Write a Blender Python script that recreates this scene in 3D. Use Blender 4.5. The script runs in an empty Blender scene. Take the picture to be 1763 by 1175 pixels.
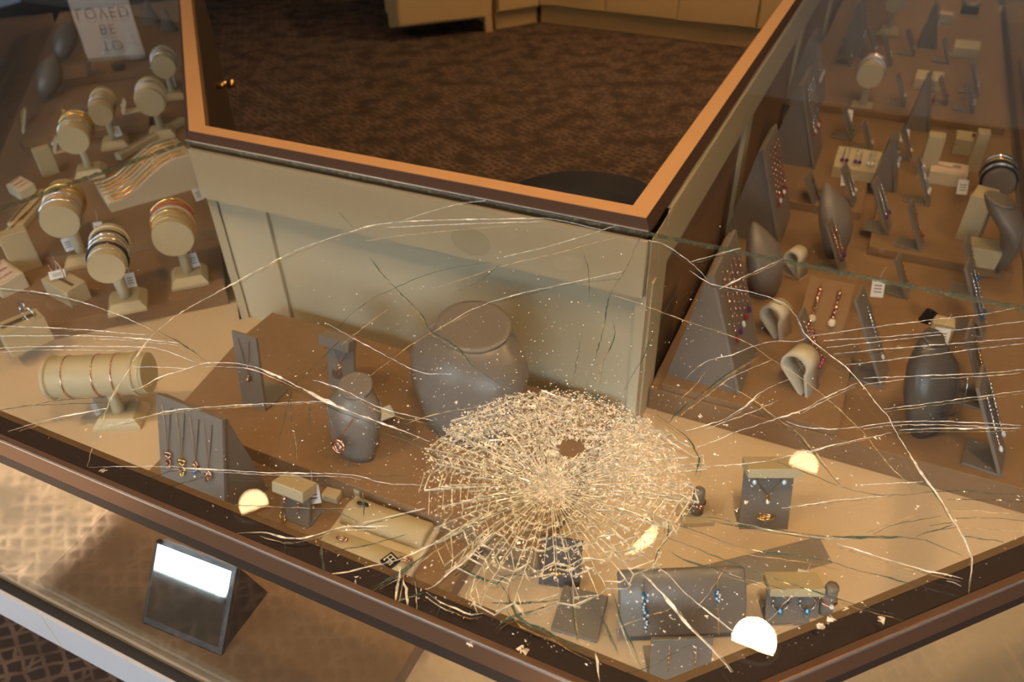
import bpy, math, random
from mathutils import Vector, Matrix
random.seed(7)
S = bpy.context.scene
COL = S.collection
# ------------------------------------------------------------------ camera
IW, IH, FPX = 1763, 1175, 1335.4
PITCH, ROLL, TH = math.radians(37.27), math.radians(-1.737), math.radians(-26.29)
CAM = Vector((0, 0, 1.45))
FW = Vector((0, math.cos(PITCH), -math.sin(PITCH))); UP0 = Vector((0, math.sin(PITCH), math.cos(PITCH)))
X0 = Vector((1, 0, 0))
RT = math.cos(ROLL)*X0 + math.sin(ROLL)*UP0; UP = -math.sin(ROLL)*X0 + math.cos(ROLL)*UP0
cd = bpy.data.cameras.new('camera'); cam = bpy.data.objects.new('camera', cd); COL.objects.link(cam)
cd.sensor_width = 23.5; cd.lens = FPX/IW*23.5; cd.clip_start = .02; cd.clip_end = 60
cam.matrix_world = Matrix(((RT.x, UP.x, -FW.x, CAM.x), (RT.y, UP.y, -FW.y, CAM.y), (RT.z, UP.z, -FW.z, CAM.z), (0, 0, 0, 1)))
cd.dof.use_dof = True; cd.dof.focus_distance = .62; cd.dof.aperture_fstop = 6.3
S.camera = cam
E1 = Vector((math.cos(TH), math.sin(TH), 0)); E2 = Vector((-math.sin(TH), math.cos(TH), 0))
def P(m, n, z): return E1*m + E2*n + Vector((0, 0, z))
def at(x, y, z):
    d = FW + RT*((x-IW/2)/FPX) + UP*((IH/2-y)/FPX)
    return CAM + d*((z-CAM.z)/d.z)
G, D = 1.02, .705                      # glass top, deck
C1, C2, RL, RL2, LR, LR2 = D+.026, D+.052, D+.038, D+.054, D+.03, D+.05
# ------------------------------------------------------------------ world, light, exposure
w = bpy.data.worlds.new('world'); S.world = w; w.use_nodes = True
w.node_tree.nodes['Background'].inputs[0].default_value = (.62, .72, .9, 1)
w.node_tree.nodes['Background'].inputs[1].default_value = .16
vs = S.view_settings; vs.view_transform = 'Standard'; vs.look = 'None'; vs.gamma = 1; vs.use_curve_mapping = False
vs.exposure = 0.45
DEG = math.degrees(TH)
def lamp(name, kind, loc, energy, color, direction=(0, 0, -1), **kw):
    l = bpy.data.lights.new(name, kind); l.energy = energy; l.color = color
    for k, v in kw.items(): setattr(l, k, v)
    o = bpy.data.objects.new(name, l); COL.objects.link(o); o.location = loc
    o.rotation_euler = Vector(direction).to_track_quat('-Z', 'Y').to_euler()
    return o
# daylight through the two shop-front windows behind the camera, and the sun that comes through them
WN = -3.0
lamp('window_daylight', 'AREA', P(-2.28, WN+.05, 1.68), 55, (.76, .87, 1), E2+Vector((0, 0, -.16)), shape='RECTANGLE', size=1.8, size_y=1.3)
lamp('window_daylight', 'AREA', P(.75, WN+.05, 1.68), 68, (.76, .87, 1), E2+Vector((0, 0, -.16)), shape='RECTANGLE', size=2.2, size_y=1.3)
lamp('sun', 'SUN', P(0, WN-2, 4), 42.0, (1, .93, .78), E2*math.cos(math.radians(37))+Vector((0, 0, -math.sin(math.radians(37)))), angle=.02)

# ------------------------------------------------------------------ materials
def nm(name):
    m = bpy.data.materials.new(name); m.use_nodes = True
    return m, m.node_tree.nodes, m.node_tree.links
def mat(name, col, rough=.6, metal=0, noise=0, nscale=40, bump=0, bscale=300, sheen=0, spec=.5, stretch=None):
    m, N, L = nm(name); b = N['Principled BSDF']
    b.inputs['Base Color'].default_value = (*col, 1); b.inputs['Roughness'].default_value = rough
    b.inputs['Metallic'].default_value = metal; b.inputs['Specular IOR Level'].default_value = spec
    if sheen: b.inputs['Sheen Weight'].default_value = sheen
    tc = N.new('ShaderNodeTexCoord'); src = tc.outputs['Object']
    if stretch:
        mp = N.new('ShaderNodeMapping'); mp.inputs['Scale'].default_value = stretch; L.new(src, mp.inputs[0]); src = mp.outputs[0]
    nz = N.new('ShaderNodeTexNoise'); nz.inputs['Scale'].default_value = nscale; nz.inputs['Detail'].default_value = 4
    L.new(src, nz.inputs['Vector'])
    mx = N.new('ShaderNodeMix'); mx.data_type = 'RGBA'
    k = noise if noise else .04
    mx.inputs[6].default_value = (*[c*(1-k) for c in col], 1); mx.inputs[7].default_value = (*[min(1, c*(1+k)) for c in col], 1)
    L.new(nz.outputs['Fac'], mx.inputs[0]); L.new(mx.outputs[2], b.inputs['Base Color'])
    if bump:
        n2 = N.new('ShaderNodeTexNoise'); n2.inputs['Scale'].default_value = bscale; L.new(src, n2.inputs['Vector'])
        bp = N.new('ShaderNodeBump'); bp.inputs['Strength'].default_value = bump; bp.inputs['Distance'].default_value = .001
        L.new(n2.outputs['Fac'], bp.inputs['Height']); L.new(bp.outputs[0], b.inputs['Normal'])
    return m
M = {}
M['panel'] = mat('cream_lacquer', (.58, .515, .36), .36, noise=.03, nscale=6)
M['deck'] = mat('cream_deck_linen', (.66, .52, .36), .9, noise=.05, nscale=220, bump=.25, bscale=900)
M['tan'] = mat('tan_suede', (.27, .160, .078), .95, noise=.10, nscale=90, bump=.2, bscale=700, sheen=.1)
M['grey'] = mat('grey_leatherette', (.215, .182, .152), .31, noise=.06, nscale=120, bump=.12, bscale=900)
M['greywood'] = mat('grey_streaked_board', (.23, .195, .17), .6, noise=.18, nscale=30, stretch=(14, 1, 1))
M['dgrey'] = mat('dark_metallic_leatherette', (.10, .085, .075), .32, noise=.1, nscale=60, bump=.1)
M['bone'] = mat('bone_leatherette', (.54, .45, .28), .55, noise=.04, nscale=90, bump=.12, bscale=900)
M['bone2'] = mat('pale_bone_leatherette', (.64, .56, .41), .55, noise=.04, nscale=90, bump=.1)
M['black'] = mat('black_plastic', (.012, .011, .012), .35)
M['band'] = mat('plum_black_band', (.020, .010, .013), .75, noise=.3, nscale=300)
M['lip'] = mat('brown_inner_lip', (.14, .085, .042), .5)
M['frame'] = mat('bronze_metal', (.30, .17, .10), .34, metal=.75, noise=.05, nscale=30, stretch=(1, 1, 60))
M['frametrim'] = mat('dark_bronze_trim', (.06, .042, .03), .4, metal=.4)
M['edgeline'] = mat('bright_metal_edge', (.75, .72, .68), .25, metal=.9)
M['rail'] = mat('lit_wood_rail', (.52, .29, .12), .5, noise=.05, nscale=20)  # rail top: warm ceiling light is mixed into this colour
M['raillip'] = mat('shaded_wood_edge', (.045, .022, .011), .7, noise=.08, nscale=30, spec=.15)  # same material as the rail top, its outer face painted darker as unlit
M['basegrey'] = mat('pale_grey_base', (.46, .47, .48), .45)
M['cab'] = mat('cabinet_cream', (.56, .37, .14), .5, noise=.03, nscale=4)
M['slot'] = mat('black_slot', (.01, .009, .008), .6)
M['wall'] = mat('wall_paint', (.36, .32, .26), .8)
M['ceil'] = mat('ceiling_paint', (.20, .17, .14), .9)
M['gold'] = mat('yellow_gold', (.95, .62, .22), .22, metal=1)
M['rose'] = mat('rose_gold', (.90, .50, .34), .22, metal=1)
M['silver'] = mat('silver', (.86, .86, .88), .18, metal=1)
M['dsteel'] = mat('black_cord', (.02, .02, .022), .4)
M['blue'] = mat('blue_stone', (.02, .16, .32), .08, spec=.9)
M['red'] = mat('red_stone', (.35, .02, .04), .08, spec=.9)
M['purple'] = mat('purple_stone', (.12, .03, .22), .08, spec=.9)
M['green'] = mat('green_stone', (.02, .22, .10), .08, spec=.9)
M['clear'] = mat('clear_stone', (.82, .84, .88), .08, spec=1)
M['coral'] = mat('coral_beads', (.55, .10, .09), .3)
M['pearl'] = mat('pearl_beads', (.75, .68, .55), .25)
M['paper'] = mat('white_tag_paper', (.80, .80, .82), .7)
M['pink'] = mat('blush_pad', (.72, .56, .47), .8)
M['ink'] = mat('dark_ink', (.03, .025, .022), .7)
M['sign'] = mat('pale_sign_board', (.46, .39, .31), .7, noise=.06, nscale=8)
m, N, L = nm('mirror'); N['Principled BSDF'].inputs['Metallic'].default_value = 1; N['Principled BSDF'].inputs['Roughness'].default_value = .03
N['Principled BSDF'].inputs['Base Color'].default_value = (.9, .9, .86, 1); M['mirror'] = m
m, N, L = nm('bulb_glow'); b = N['Principled BSDF']; b.inputs['Emission Color'].default_value = (1, .72, .42, 1); b.inputs['Emission Strength'].default_value = 14
M['bulb'] = m
def glassmat(name, tint, f0=.05, pw=5.0, rough=.0):
    m, N, L = nm(name); N.remove(N['Principled BSDF']); out = N['Material Output']
    g = N.new('ShaderNodeNewGeometry'); dp = N.new('ShaderNodeVectorMath'); dp.operation = 'DOT_PRODUCT'
    L.new(g.outputs['Incoming'], dp.inputs[0]); L.new(g.outputs['Normal'], dp.inputs[1])
    def mth(op, a, b=None):
        n = N.new('ShaderNodeMath'); n.operation = op; n.use_clamp = op == 'SUBTRACT'
        for i, v in enumerate((a, b)):
            if v is None: continue
            if isinstance(v, (int, float)): n.inputs[i].default_value = v
            else: L.new(v, n.inputs[i])
        return n.outputs[0]
    c = mth('ABSOLUTE', dp.outputs['Value']); s = mth('SUBTRACT', 1.0, c); q = mth('POWER', s, pw)
    F = mth('ADD', mth('MULTIPLY', q, 1-f0), f0)
    tr = N.new('ShaderNodeBsdfTransparent'); tr.inputs[0].default_value = (*tint, 1)
    gl = N.new('ShaderNodeBsdfGlossy'); gl.inputs['Roughness'].default_value = rough; gl.inputs[0].default_value = (1, 1, 1, 1)
    mx = N.new('ShaderNodeMixShader'); L.new(F, mx.inputs[0]); L.new(tr.outputs[0], mx.inputs[1]); L.new(gl.outputs[0], mx.inputs[2])
    L.new(mx.outputs[0], out.inputs[0]); return m
M['glass'] = glassmat('clear_glass', (.965, .975, .96), .042)
M['fglass'] = glassmat('front_glass', (.95, .965, .95), .075)

def crackmat(name, col, transp, gloss, rough=.18):
    m, N, L = nm(name); b = N['Principled BSDF']; out = N['Material Output']
    b.inputs['Base Color'].default_value = (*col, 1); b.inputs['Roughness'].default_value = rough
    b.inputs['Specular IOR Level'].default_value = gloss
    tc = N.new('ShaderNodeTexCoord'); nz = N.new('ShaderNodeTexNoise'); nz.inputs['Scale'].default_value = 160; nz.inputs['Detail'].default_value = 3
    L.new(tc.outputs['Object'], nz.inputs['Vector'])
    rp = N.new('ShaderNodeMapRange'); rp.inputs[1].default_value = .35; rp.inputs[2].default_value = .65
    rp.inputs[3].default_value = max(0, transp-.38); rp.inputs[4].default_value = min(.95, transp+.42)
    L.new(nz.outputs['Fac'], rp.inputs[0])
    tr = N.new('ShaderNodeBsdfTransparent'); tr.inputs[0].default_value = (.95, .98, .95, 1)
    mx = N.new('ShaderNodeMixShader'); L.new(rp.outputs[0], mx.inputs[0]); L.new(b.outputs[0], mx.inputs[1]); L.new(tr.outputs[0], mx.inputs[2])
    L.new(mx.outputs[0], out.inputs[0]); return m
M['gedge'] = crackmat('green_glass_edge', (.11, .12, .07), .45, .9)
M['crk_s'] = crackmat('silver_crack', (.86, .86, .83), .30, 1)
M['crk_g'] = crackmat('green_crack', (.06, .105, .08), .22, .8)
M['crk_y'] = crackmat('golden_crack', (.60, .45, .24), .45, .6)
M['web'] = crackmat('shatter_line', (.70, .69, .55), .16, .9)
M['chip'] = crackmat('crushed_glass', (.92, .86, .76), .24, 1, .12)
M['crumb'] = crackmat('glass_crumb', (.90, .87, .80), .28, 1, .1)
# carpet: brown with a paler broken lattice
def carpet():
    m, N, L = nm('woven_carpet'); b = N['Principled BSDF']; b.inputs['Roughness'].default_value = .95; b.inputs['Specular IOR Level'].default_value = .1
    tc = N.new('ShaderNodeTexCoord'); nz = N.new('ShaderNodeTexNoise'); nz.inputs['Scale'].default_value = 14; nz.inputs['Detail'].default_value = 2
    L.new(tc.outputs['Object'], nz.inputs['Vector'])
    ad = N.new('ShaderNodeVectorMath'); ad.operation = 'MULTIPLY_ADD'; ad.inputs[1].default_value = (.022, .022, 0)
    L.new(nz.outputs['Color'], ad.inputs[0]); L.new(tc.outputs['Object'], ad.inputs[2])
    facs = []
    for ang, sc, rowh, bw in ((DEG+12, 1, .031, .105), (DEG+78, 1, .034, .10)):
        mp = N.new('ShaderNodeMapping'); mp.inputs['Rotation'].default_value = (0, 0, math.radians(ang)); L.new(ad.outputs[0], mp.inputs[0])
        br = N.new('ShaderNodeTexBrick'); br.inputs['Scale'].default_value = 1; br.inputs['Brick Width'].default_value = bw; br.inputs['Row Height'].default_value = rowh
        br.inputs['Mortar Size'].default_value = .0042; br.inputs['Mortar Smooth'].default_value = .3; br.offset = .37
        L.new(mp.outputs[0], br.inputs['Vector']); facs.append(br.outputs['Fac'])
    mx = N.new('ShaderNodeMath'); mx.operation = 'MAXIMUM'; L.new(facs[0], mx.inputs[0]); L.new(facs[1], mx.inputs[1])
    n2 = N.new('ShaderNodeTexNoise'); n2.inputs['Scale'].default_value = 9; L.new(tc.outputs['Object'], n2.inputs['Vector'])
    r2 = N.new('ShaderNodeMapRange'); r2.inputs[1].default_value = .35; r2.inputs[2].default_value = .6; L.new(n2.outputs['Fac'], r2.inputs[0])
    m2 = N.new('ShaderNodeMath'); m2.operation = 'MULTIPLY'; L.new(mx.outputs[0], m2.inputs[0]); L.new(r2.outputs[0], m2.inputs[1])
    cm = N.new('ShaderNodeMix'); cm.data_type = 'RGBA'; cm.inputs[6].default_value = (.055, .037, .026, 1); cm.inputs[7].default_value = (.17, .112, .078, 1)
    L.new(m2.outputs[0], cm.inputs[0]); L.new(cm.outputs[2], b.inputs['Base Color'])
    n3 = N.new('ShaderNodeTexNoise'); n3.inputs['Scale'].default_value = 500; L.new(tc.outputs['Object'], n3.inputs['Vector'])
    bp = N.new('ShaderNodeBump'); bp.inputs['Strength'].default_value = .5; bp.inputs['Distance'].default_value = .003
    L.new(n3.outputs['Fac'], bp.inputs['Height']); L.new(bp.outputs[0], b.inputs['Normal'])
    return m
M['carpet'] = carpet()
# ------------------------------------------------------------------ mesh helpers
class MB:
    def __init__(s): s.v = []; s.f = []
    def add(s, vs, fs):
        k = len(s.v); s.v += [Vector(p) for p in vs]; s.f += [tuple(i+k for i in f) for f in fs]; return s
    def box(s, c, d, R=None):
        c = Vector(c); vs = []
        for z in (-.5, .5):
            for x, y in ((-.5, -.5), (.5, -.5), (.5, .5), (-.5, .5)):
                p = Vector((x*d[0], y*d[1], z*d[2])); vs.append(c+(R @ p if R else p))
        return s.add(vs, [(3, 2, 1, 0), (4, 5, 6, 7), (0, 1, 5, 4), (1, 2, 6, 5), (2, 3, 7, 6), (3, 0, 4, 7)])
    def taper(s, z0, z1, a, b, c=(0, 0)):       # truncated pyramid, a,b = (sx,sy)
        vs = [(c[0]+x*q[0]/2, c[1]+y*q[1]/2, z) for z, q in ((z0, a), (z1, b)) for x, y in ((-1, -1), (1, -1), (1, 1), (-1, 1))]
        return s.add(vs, [(3, 2, 1, 0), (4, 5, 6, 7), (0, 1, 5, 4), (1, 2, 6, 5), (2, 3, 7, 6), (3, 0, 4, 7)])
    def prism(s, poly, z0, z1):                 # poly of (x,y) or Vectors, counter-clockwise
        n = len(poly); vs = [(p[0], p[1], z0) for p in poly]+[(p[0], p[1], z1) for p in poly]
        fs = [tuple(range(n-1, -1, -1)), tuple(range(n, 2*n))]+[(i, (i+1) % n, n+(i+1) % n, n+i) for i in range(n)]
        return s.add(vs, fs)
    def extr(s, prof, x0, x1):                  # closed profile of (y,z) along x
        n = len(prof); vs = [(x0, *p) for p in prof]+[(x1, *p) for p in prof]
        return s.add(vs, [tuple(range(n)), tuple(range(2*n-1, n-1, -1))]+[(i, n+i, n+(i+1) % n, (i+1) % n) for i in range(n)])
    def loft(s, rings, cap0=True, cap1=True):
        n = len(rings[0]); k = len(rings); vs = [p for r in rings for p in r]
        fs = [(j*n+i, j*n+(i+1) % n, (j+1)*n+(i+1) % n, (j+1)*n+i) for j in range(k-1) for i in range(n)]
        if cap0: fs.append(tuple(range(n-1, -1, -1)))
        if cap1: fs.append(tuple((k-1)*n+i for i in range(n)))
        return s.add(vs, fs)
    def lathe(s, prof, n=16, c=(0, 0, 0)):
        return s.loft([[(c[0]+r*math.cos(2*math.pi*i/n), c[1]+r*math.sin(2*math.pi*i/n), c[2]+z) for i in range(n)] for r, z in prof])
    def tube(s, pts, r, n=6, closed=False):
        pts = [Vector(p) for p in pts]; rings = []; K = len(pts)
        for i, p in enumerate(pts):
            a = pts[(i-1) % K] if closed else pts[max(0, i-1)]; b = pts[(i+1) % K] if closed else pts[min(K-1, i+1)]
            t = (b-a).normalized(); u = t.cross(Vector((0, 0, 1)))
            if u.length < .05: u = t.cross(Vector((1, 0, 0)))
            u.normalize(); v = t.cross(u); rr = r(i) if callable(r) else r
            rings.append([p+u*rr*math.cos(2*math.pi*k/n)+v*rr*math.sin(2*math.pi*k/n) for k in range(n)])
        if closed:
            rings.append(rings[0]); return s.loft(rings, False, False)
        return s.loft(rings)
    def ball(s, c, r, n=6, k=4, sc=(1, 1, 1)):
        rings = []
        for j in range(k+1):
            a = -math.pi/2+math.pi*(j+.02)/(k+.04); rr = r*math.cos(a)
            rings.append([(c[0]+sc[0]*rr*math.cos(2*math.pi*i/n), c[1]+sc[1]*rr*math.sin(2*math.pi*i/n), c[2]+sc[2]*r*math.sin(a)) for i in range(n)])
        return s.loft(rings)
    def chip(s, c, r, flat=.5):
        vs = [(c[0]+r*random.uniform(-1, 1), c[1]+r*random.uniform(-1, 1), c[2]+r*flat*random.uniform(0, 1)) for _ in range(4)]
        return s.add(vs, [(0, 1, 2), (0, 2, 3), (0, 3, 1), (1, 3, 2)])
    def build(s, name, m, parent=None, smooth=False, bevel=0, mw=None, seg=2):
        me = bpy.data.meshes.new(name); me.from_pydata([tuple(p) for p in s.v], [], s.f); me.update()
        me.materials.append(M[m] if isinstance(m, str) else m)
        if smooth:
            me.polygons.foreach_set('use_smooth', [len(p.vertices) < 5 for p in me.polygons])
        o = bpy.data.objects.new(name, me); COL.objects.link(o)
        if parent: o.parent = parent
        if mw is not None: o.matrix_world = mw
        if bevel:
            b = o.modifiers.new('bevel', 'BEVEL'); b.width = bevel; b.segments = seg; b.limit_method = 'ANGLE'; b.angle_limit = .6
        return o
def tag(o, label=None, cat=None, group=None, kind=None):
    for k, v in (('label', label), ('category', cat), ('group', group), ('kind', kind)):
        if v: o[k] = v
    return o
def thing(name, label, cat, loc=(0, 0, 0), rot=0, group=None):
    o = bpy.data.objects.new(name, None); COL.objects.link(o); o.empty_display_size = .02
    o.matrix_world = Matrix.Translation(Vector(loc)) @ Matrix.Rotation(rot, 4, 'Z')
    return tag(o, label, cat, group)
def mw(o): return o.matrix_basis.copy()
def catmull(pts, step):
    pts = [Vector(p) for p in pts]
    if len(pts) == 2:
        n = max(2, int((pts[1]-pts[0]).length/step)); return [pts[0].lerp(pts[1], i/n) for i in range(n+1)]
    q = [pts[0]*2-pts[1]]+pts+[pts[-1]*2-pts[-2]]; out = []
    for i in range(1, len(q)-2):
        a, b, c, d = q[i-1:i+3]; n = max(2, int((c-b).length/step))
        for k in range(n):
            t = k/n
            out.append(.5*((2*b)+(c-a)*t+(2*a-5*b+4*c-d)*t*t+(3*b-a-3*c+d)*t**3))
    out.append(pts[-1]); return out
DN = Vector((-math.sqrt(.5), math.sqrt(.5)))          # the left case runs this way in (m, n)
RM, RRt, RLf, RLn = TH, TH+math.pi/2, TH-math.pi/4, TH+3*math.pi/4   # facing: customer front, right case, left case; along left rail

# ------------------------------------------------------------------ room
def wp(poly, z0, z1, name, m, parent=None, **k):
    b = MB(); b.prism([P(a, c, 0).xy for a, c in poly], z0, z1); return b.build(name, m, parent, **k)
def st(o): return tag(o, kind='structure')
st(wp([(-9, -5), (7, -5), (7, 8), (-9, 8)], -.05, 0, 'floor', 'carpet'))
st(wp([(-9, WN-.1), (7, WN-.1), (7, 8), (-9, 8)], 2.7, 2.75, 'ceiling', 'ceil'))
wf = MB()
def wfb(m0, m1, z0, z1): wf.prism([P(a, c, 0).xy for a, c in ((m0, WN-.1), (m1, WN-.1), (m1, WN), (m0, WN))], z0, z1)
wfb(-9, -3.2, 0, 2.7); wfb(-1.38, -.35, 0, 2.7); wfb(1.85, 7, 0, 2.7); wfb(-3.2, -1.38, 2.35, 2.7); wfb(-3.2, -1.38, 0, 1); wfb(-.35, 1.85, 2.35, 2.7); wfb(-.35, 1.85, 0, 1)
st(wf.build('wall_front', 'wall'))
for i, (a, b_) in enumerate(((-3.2, -1.38), (-.35, 1.85))):
    o = st(wp([(a, WN-.06), (b_, WN-.06), (b_, WN-.05), (a, WN-.05)], 1, 2.35, 'window_%d' % (i+1), 'glass'))
    fr = MB()
    for x in (a+.02, (a+b_)/2, b_-.02): fr.prism([P(x+q, WN-.05+r, 0).xy for q, r in ((-.02, -.03), (.02, -.03), (.02, .03), (-.02, .03))], 1, 2.35)
    fr.build('window_frame', 'frametrim', o)
st(wp([(-9, 6.0), (7, 6.0), (7, 6.1), (-9, 6.1)], 0, 2.7, 'wall_back', 'wall'))

# ceiling downlights (some where the glass mirrors them, the rest unseen, added as fill)
def downlight(x, y, energy, label, group=None):
    t = thing('ceiling_downlight', label, 'light', (x, y, 2.7), 0, group)
    r = MB(); r.lathe([(.075, -.001), (.078, -.006), (.064, -.008), (.062, -.001)], 24); r.build('trim_ring', 'bone2', t, True)
    r = MB(); r.loft([[(q*math.cos(a*.2618), q*math.sin(a*.2618), z) for a in range(24)] for q, z in ((.062, -.004), (.05, .03), (.045, .04))], False, True); r.build('reflector', 'rose', t, True)
    r = MB(); r.lathe([(.02, .012), (.036, .016), (.036, .03), (.01, .036)], 16); r.build('bulb', 'bulb', t, True)
    l = lamp('downlight_beam', 'SPOT', (0, 0, -.012), energy, (1, .62, .30), (0, 0, -1), spot_size=math.radians(115), spot_blend=.5, shadow_soft_size=.062)
    l.parent = t
    if energy < 10: l.data.energy = energy*.45; l.data.shadow_soft_size = .05
    return t
for x, y, e, lb in ((.685, 1.272, 26, 'recessed ceiling downlight above the right half of the broken glass corner'), (1.044, 1.958, 4, 'recessed ceiling downlight above the right display case'),
                    (.347, 1.742, 4, 'recessed ceiling downlight above the inner counter corner'), (-.928, 1.856, 4, 'recessed ceiling downlight above the left display case'),
                    (-.95, .25, 58, 'added unseen ceiling downlight above the front left of the counter'), (.15, .05, 54, 'added unseen ceiling downlight straight above the standing customer'), (1.25, .25, 54, 'added unseen ceiling downlight above the front right of the counter'), (.3, 3.4, 48, 'added unseen ceiling downlight above the staff floor'), (.8, 4.45, 95, 'added unseen ceiling downlight before the back cabinets'),
                    (1.9, 3.4, 60, 'added unseen ceiling downlight above the far end of the right case'), (-2.2, 3.2, 56, 'added unseen ceiling downlight above the far end of the left case')):
    downlight(x, y, e, lb)

# ------------------------------------------------------------------ display cases
A, Bc = (-.876, .749), (-.196, .749)
O_, K_, Q_ = (-1.027, .222), (-.017, .222), (.306, .560)
LEN = 2.3
def dn(p, s): return (p[0]+DN.x*s, p[1]+DN.y*s)
AL, OL = dn(A, LEN), dn(O_, LEN)
BR, QR = (-.196, 3.3), (.306, 3.3)
main = thing('corner_display_case', 'cream corner display case under the shattered glass top', 'display case', P(-.4, .5, 0), 0)
right = thing('display_case', 'long display case running away on the right with an unbroken top', 'display case', P(.05, 2, 0), 0)
left = thing('display_case', 'display case running away on the left, holding the bracelet bars', 'display case', P(-1.7, 1.3, 0), 0)
def wpart(o, par):      # meshes built in world space, parented without moving
    o.parent = par; o.matrix_parent_inverse = par.matrix_basis.inverted(); return o
def wprism(poly, z0, z1, name, m, par, **k): return wpart(wp(poly, z0, z1, name, m, **k), par)
def inset(p, q, d):     # strip along p->q on its left side, from 0 to d
    a, b = Vector(p), Vector(q); t = (b-a).normalized(); n = Vector((-t.y, t.x)); return n*d
def strip(p, q, d0, d1, z0, z1, name, m, par, e0=0, e1=0, **k):
    a, b = Vector(p), Vector(q); t = (b-a).normalized(); n = Vector((-t.y, t.x)); a = a-t*e0; b = b+t*e1
    return wprism([a+n*d0, b+n*d0, b+n*d1, a+n*d1] if d1 > d0 else [a+n*d1, b+n*d1, b+n*d0, a+n*d0], z0, z1, name, m, par, **k)
# decks
wprism([(A[0], .79), A, (O_[0], O_[1]+.004), (K_[0], K_[1]+.004), (Q_[0]-.004, Q_[1]), (.302, .80), (-.196, .80)], D-.03, D, 'deck', 'deck', main)
wprism([(-.196, .80), (.306, .80), QR, BR], D-.03, D, 'deck', 'deck', right)
wprism([A, AL, OL, O_], D-.03, D, 'deck', 'deck', left)
# fascia below the front glass, recessed plinth
def front(par, p, q, tr0=0, tr1=0, gz0=D):
    # p->q with the customer on the right-hand side of travel
    strip(p, q, -.001, .016, D-.068, D-.001, 'fascia', 'basegrey', par)
    strip(p, q, .0025, .0125, D-.002, D+.001, 'glass_channel', 'slot', par)
    strip(p, q, .0085, .0125, D+.004, G-.034, 'front_glass', 'fglass', par)
front(main, O_, K_); front(main, K_, Q_); front(right, Q_, QR); front(left, OL, O_)
seamb = MB(); a = at(75, 1057, D-.004); ap = P(a.dot(E1), .2205, 0)
seamb.prism([(ap+E1*x+E2*y).xy for x, y in ((-.0007, 0), (.0007, 0), (.0007, .002), (-.0007, .002))], D-.067, D-.003); wpart(seamb.build('fascia_joint', 'bone', None), main)
wprism([(-.86, .735), (-.90, .47), (-.06, .47), (.12, .62), (.12, .80), (-.196, .80)], 0, D-.03, 'plinth', 'basegrey', main)
wprism([(-.15, .81), (.12, .81), (.12, 3.3), (-.15, 3.3)], 0, D-.03, 'plinth', 'basegrey', right)
a0, a1 = Vector(A)+Vector((-.03, -.05)), Vector(O_)+Vector((.02, .17))
wprism([a0, dn(a0, LEN), dn(a1, LEN), a1], 0, D-.03, 'plinth', 'basegrey', left)
# front top frame: mitred profile lofted along the outer line
def fprof(pts, prof, name, m, par, lo=0, hi=99):
    rings = []; K = len(pts); V = [Vector(p) for p in pts]
    for i, p in enumerate(V):
        ts = []
        if i > 0: ts.append((p-V[i-1]).normalized())
        if i < K-1: ts.append((V[i+1]-p).normalized())
        ns = [Vector((-t.y, t.x)) for t in ts]; n = sum(ns, Vector((0, 0))).normalized(); k = 1/max(.3, n.dot(ns[0]))
        rings.append([P(*(p+n*k*d), z) for d, z in prof])
    b = MB(); b.loft(rings[lo:hi]); return wpart(b.build(name, m), par)
FR = {'frame': [(0, G-.017), (0, G+.0035), (.0015, G+.005), (.007, G+.001), (.009, G-.014)],
      'frametrim': [(.003, G-.036), (.003, G-.017), (.016, G-.017), (.016, G-.036)],
      'band': [(.0075, G-.016), (.0075, G-.011), (.028, G-.011), (.028, G-.016)],
      'lip': [(.028, G-.018), (.028, G-.0105), (.033, G-.0105), (.033, G-.018)],
      'edgeline': [(-.0003, G+.003), (-.0002, G+.0046), (.0007, G+.0052), (.001, G+.0044)]}
NMS = {'frame': 'front_frame', 'frametrim': 'under_trim', 'band': 'light_valance', 'lip': 'valance_lip', 'edgeline': 'frame_edge'}
for k, pr in FR.items():
    W_ = [OL, O_, K_, Q_, (.306, .747), QR]
    fprof(W_, pr, NMS[k], k, main, 1, 5); fprof(W_, pr, NMS[k], k, right, 4, 6); fprof(W_, pr, NMS[k], k, left, 0, 2)
# back rail round the staff side
RAILP = [(.006, G+.013), (.029, G+.013), (.029, G-.025), (.006, G-.025)]
LIPP = [(-.001, G+.0005), (.0062, G+.0131), (.0062, G-.02), (-.001, G-.001)]
for nme, prf, mm in (('counter_rail', RAILP, 'rail'), ('rail_edge', LIPP, 'raillip')):
    pts = [BR, Bc, A, AL]                   # staff side on the left of travel is reversed: use negative offsets
    prr = [(-d, z) for d, z in prf]
    V = pts; rings = []
    V = list(reversed(V))
    fprof(V, prf, nme, mm, left, 0, 2); fprof(V, prf, nme, mm, main, 1, 3); fprof(V, prf, nme, mm, right, 2, 4)
ll = MB()
for p, q in ((A, Bc),):
    a, b = P(*p, G+.0006), P(*q, G+.0006); n = -E2*.0022
    ll.add([a+n, b+n, b+n+Vector((0, 0, .0016)), a+n+Vector((0, 0, .0016)), a, b, b+Vector((0, 0, .0016)), a+Vector((0, 0, .0016))], [(0, 1, 2, 3), (3, 2, 6, 7)])
wpart(ll.build('rail_seal', 'edgeline'), main)
# inner back panels
strip(A, Bc, -.003, .020, G-.088, G-.012, 'apron', 'panel', main)
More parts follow.
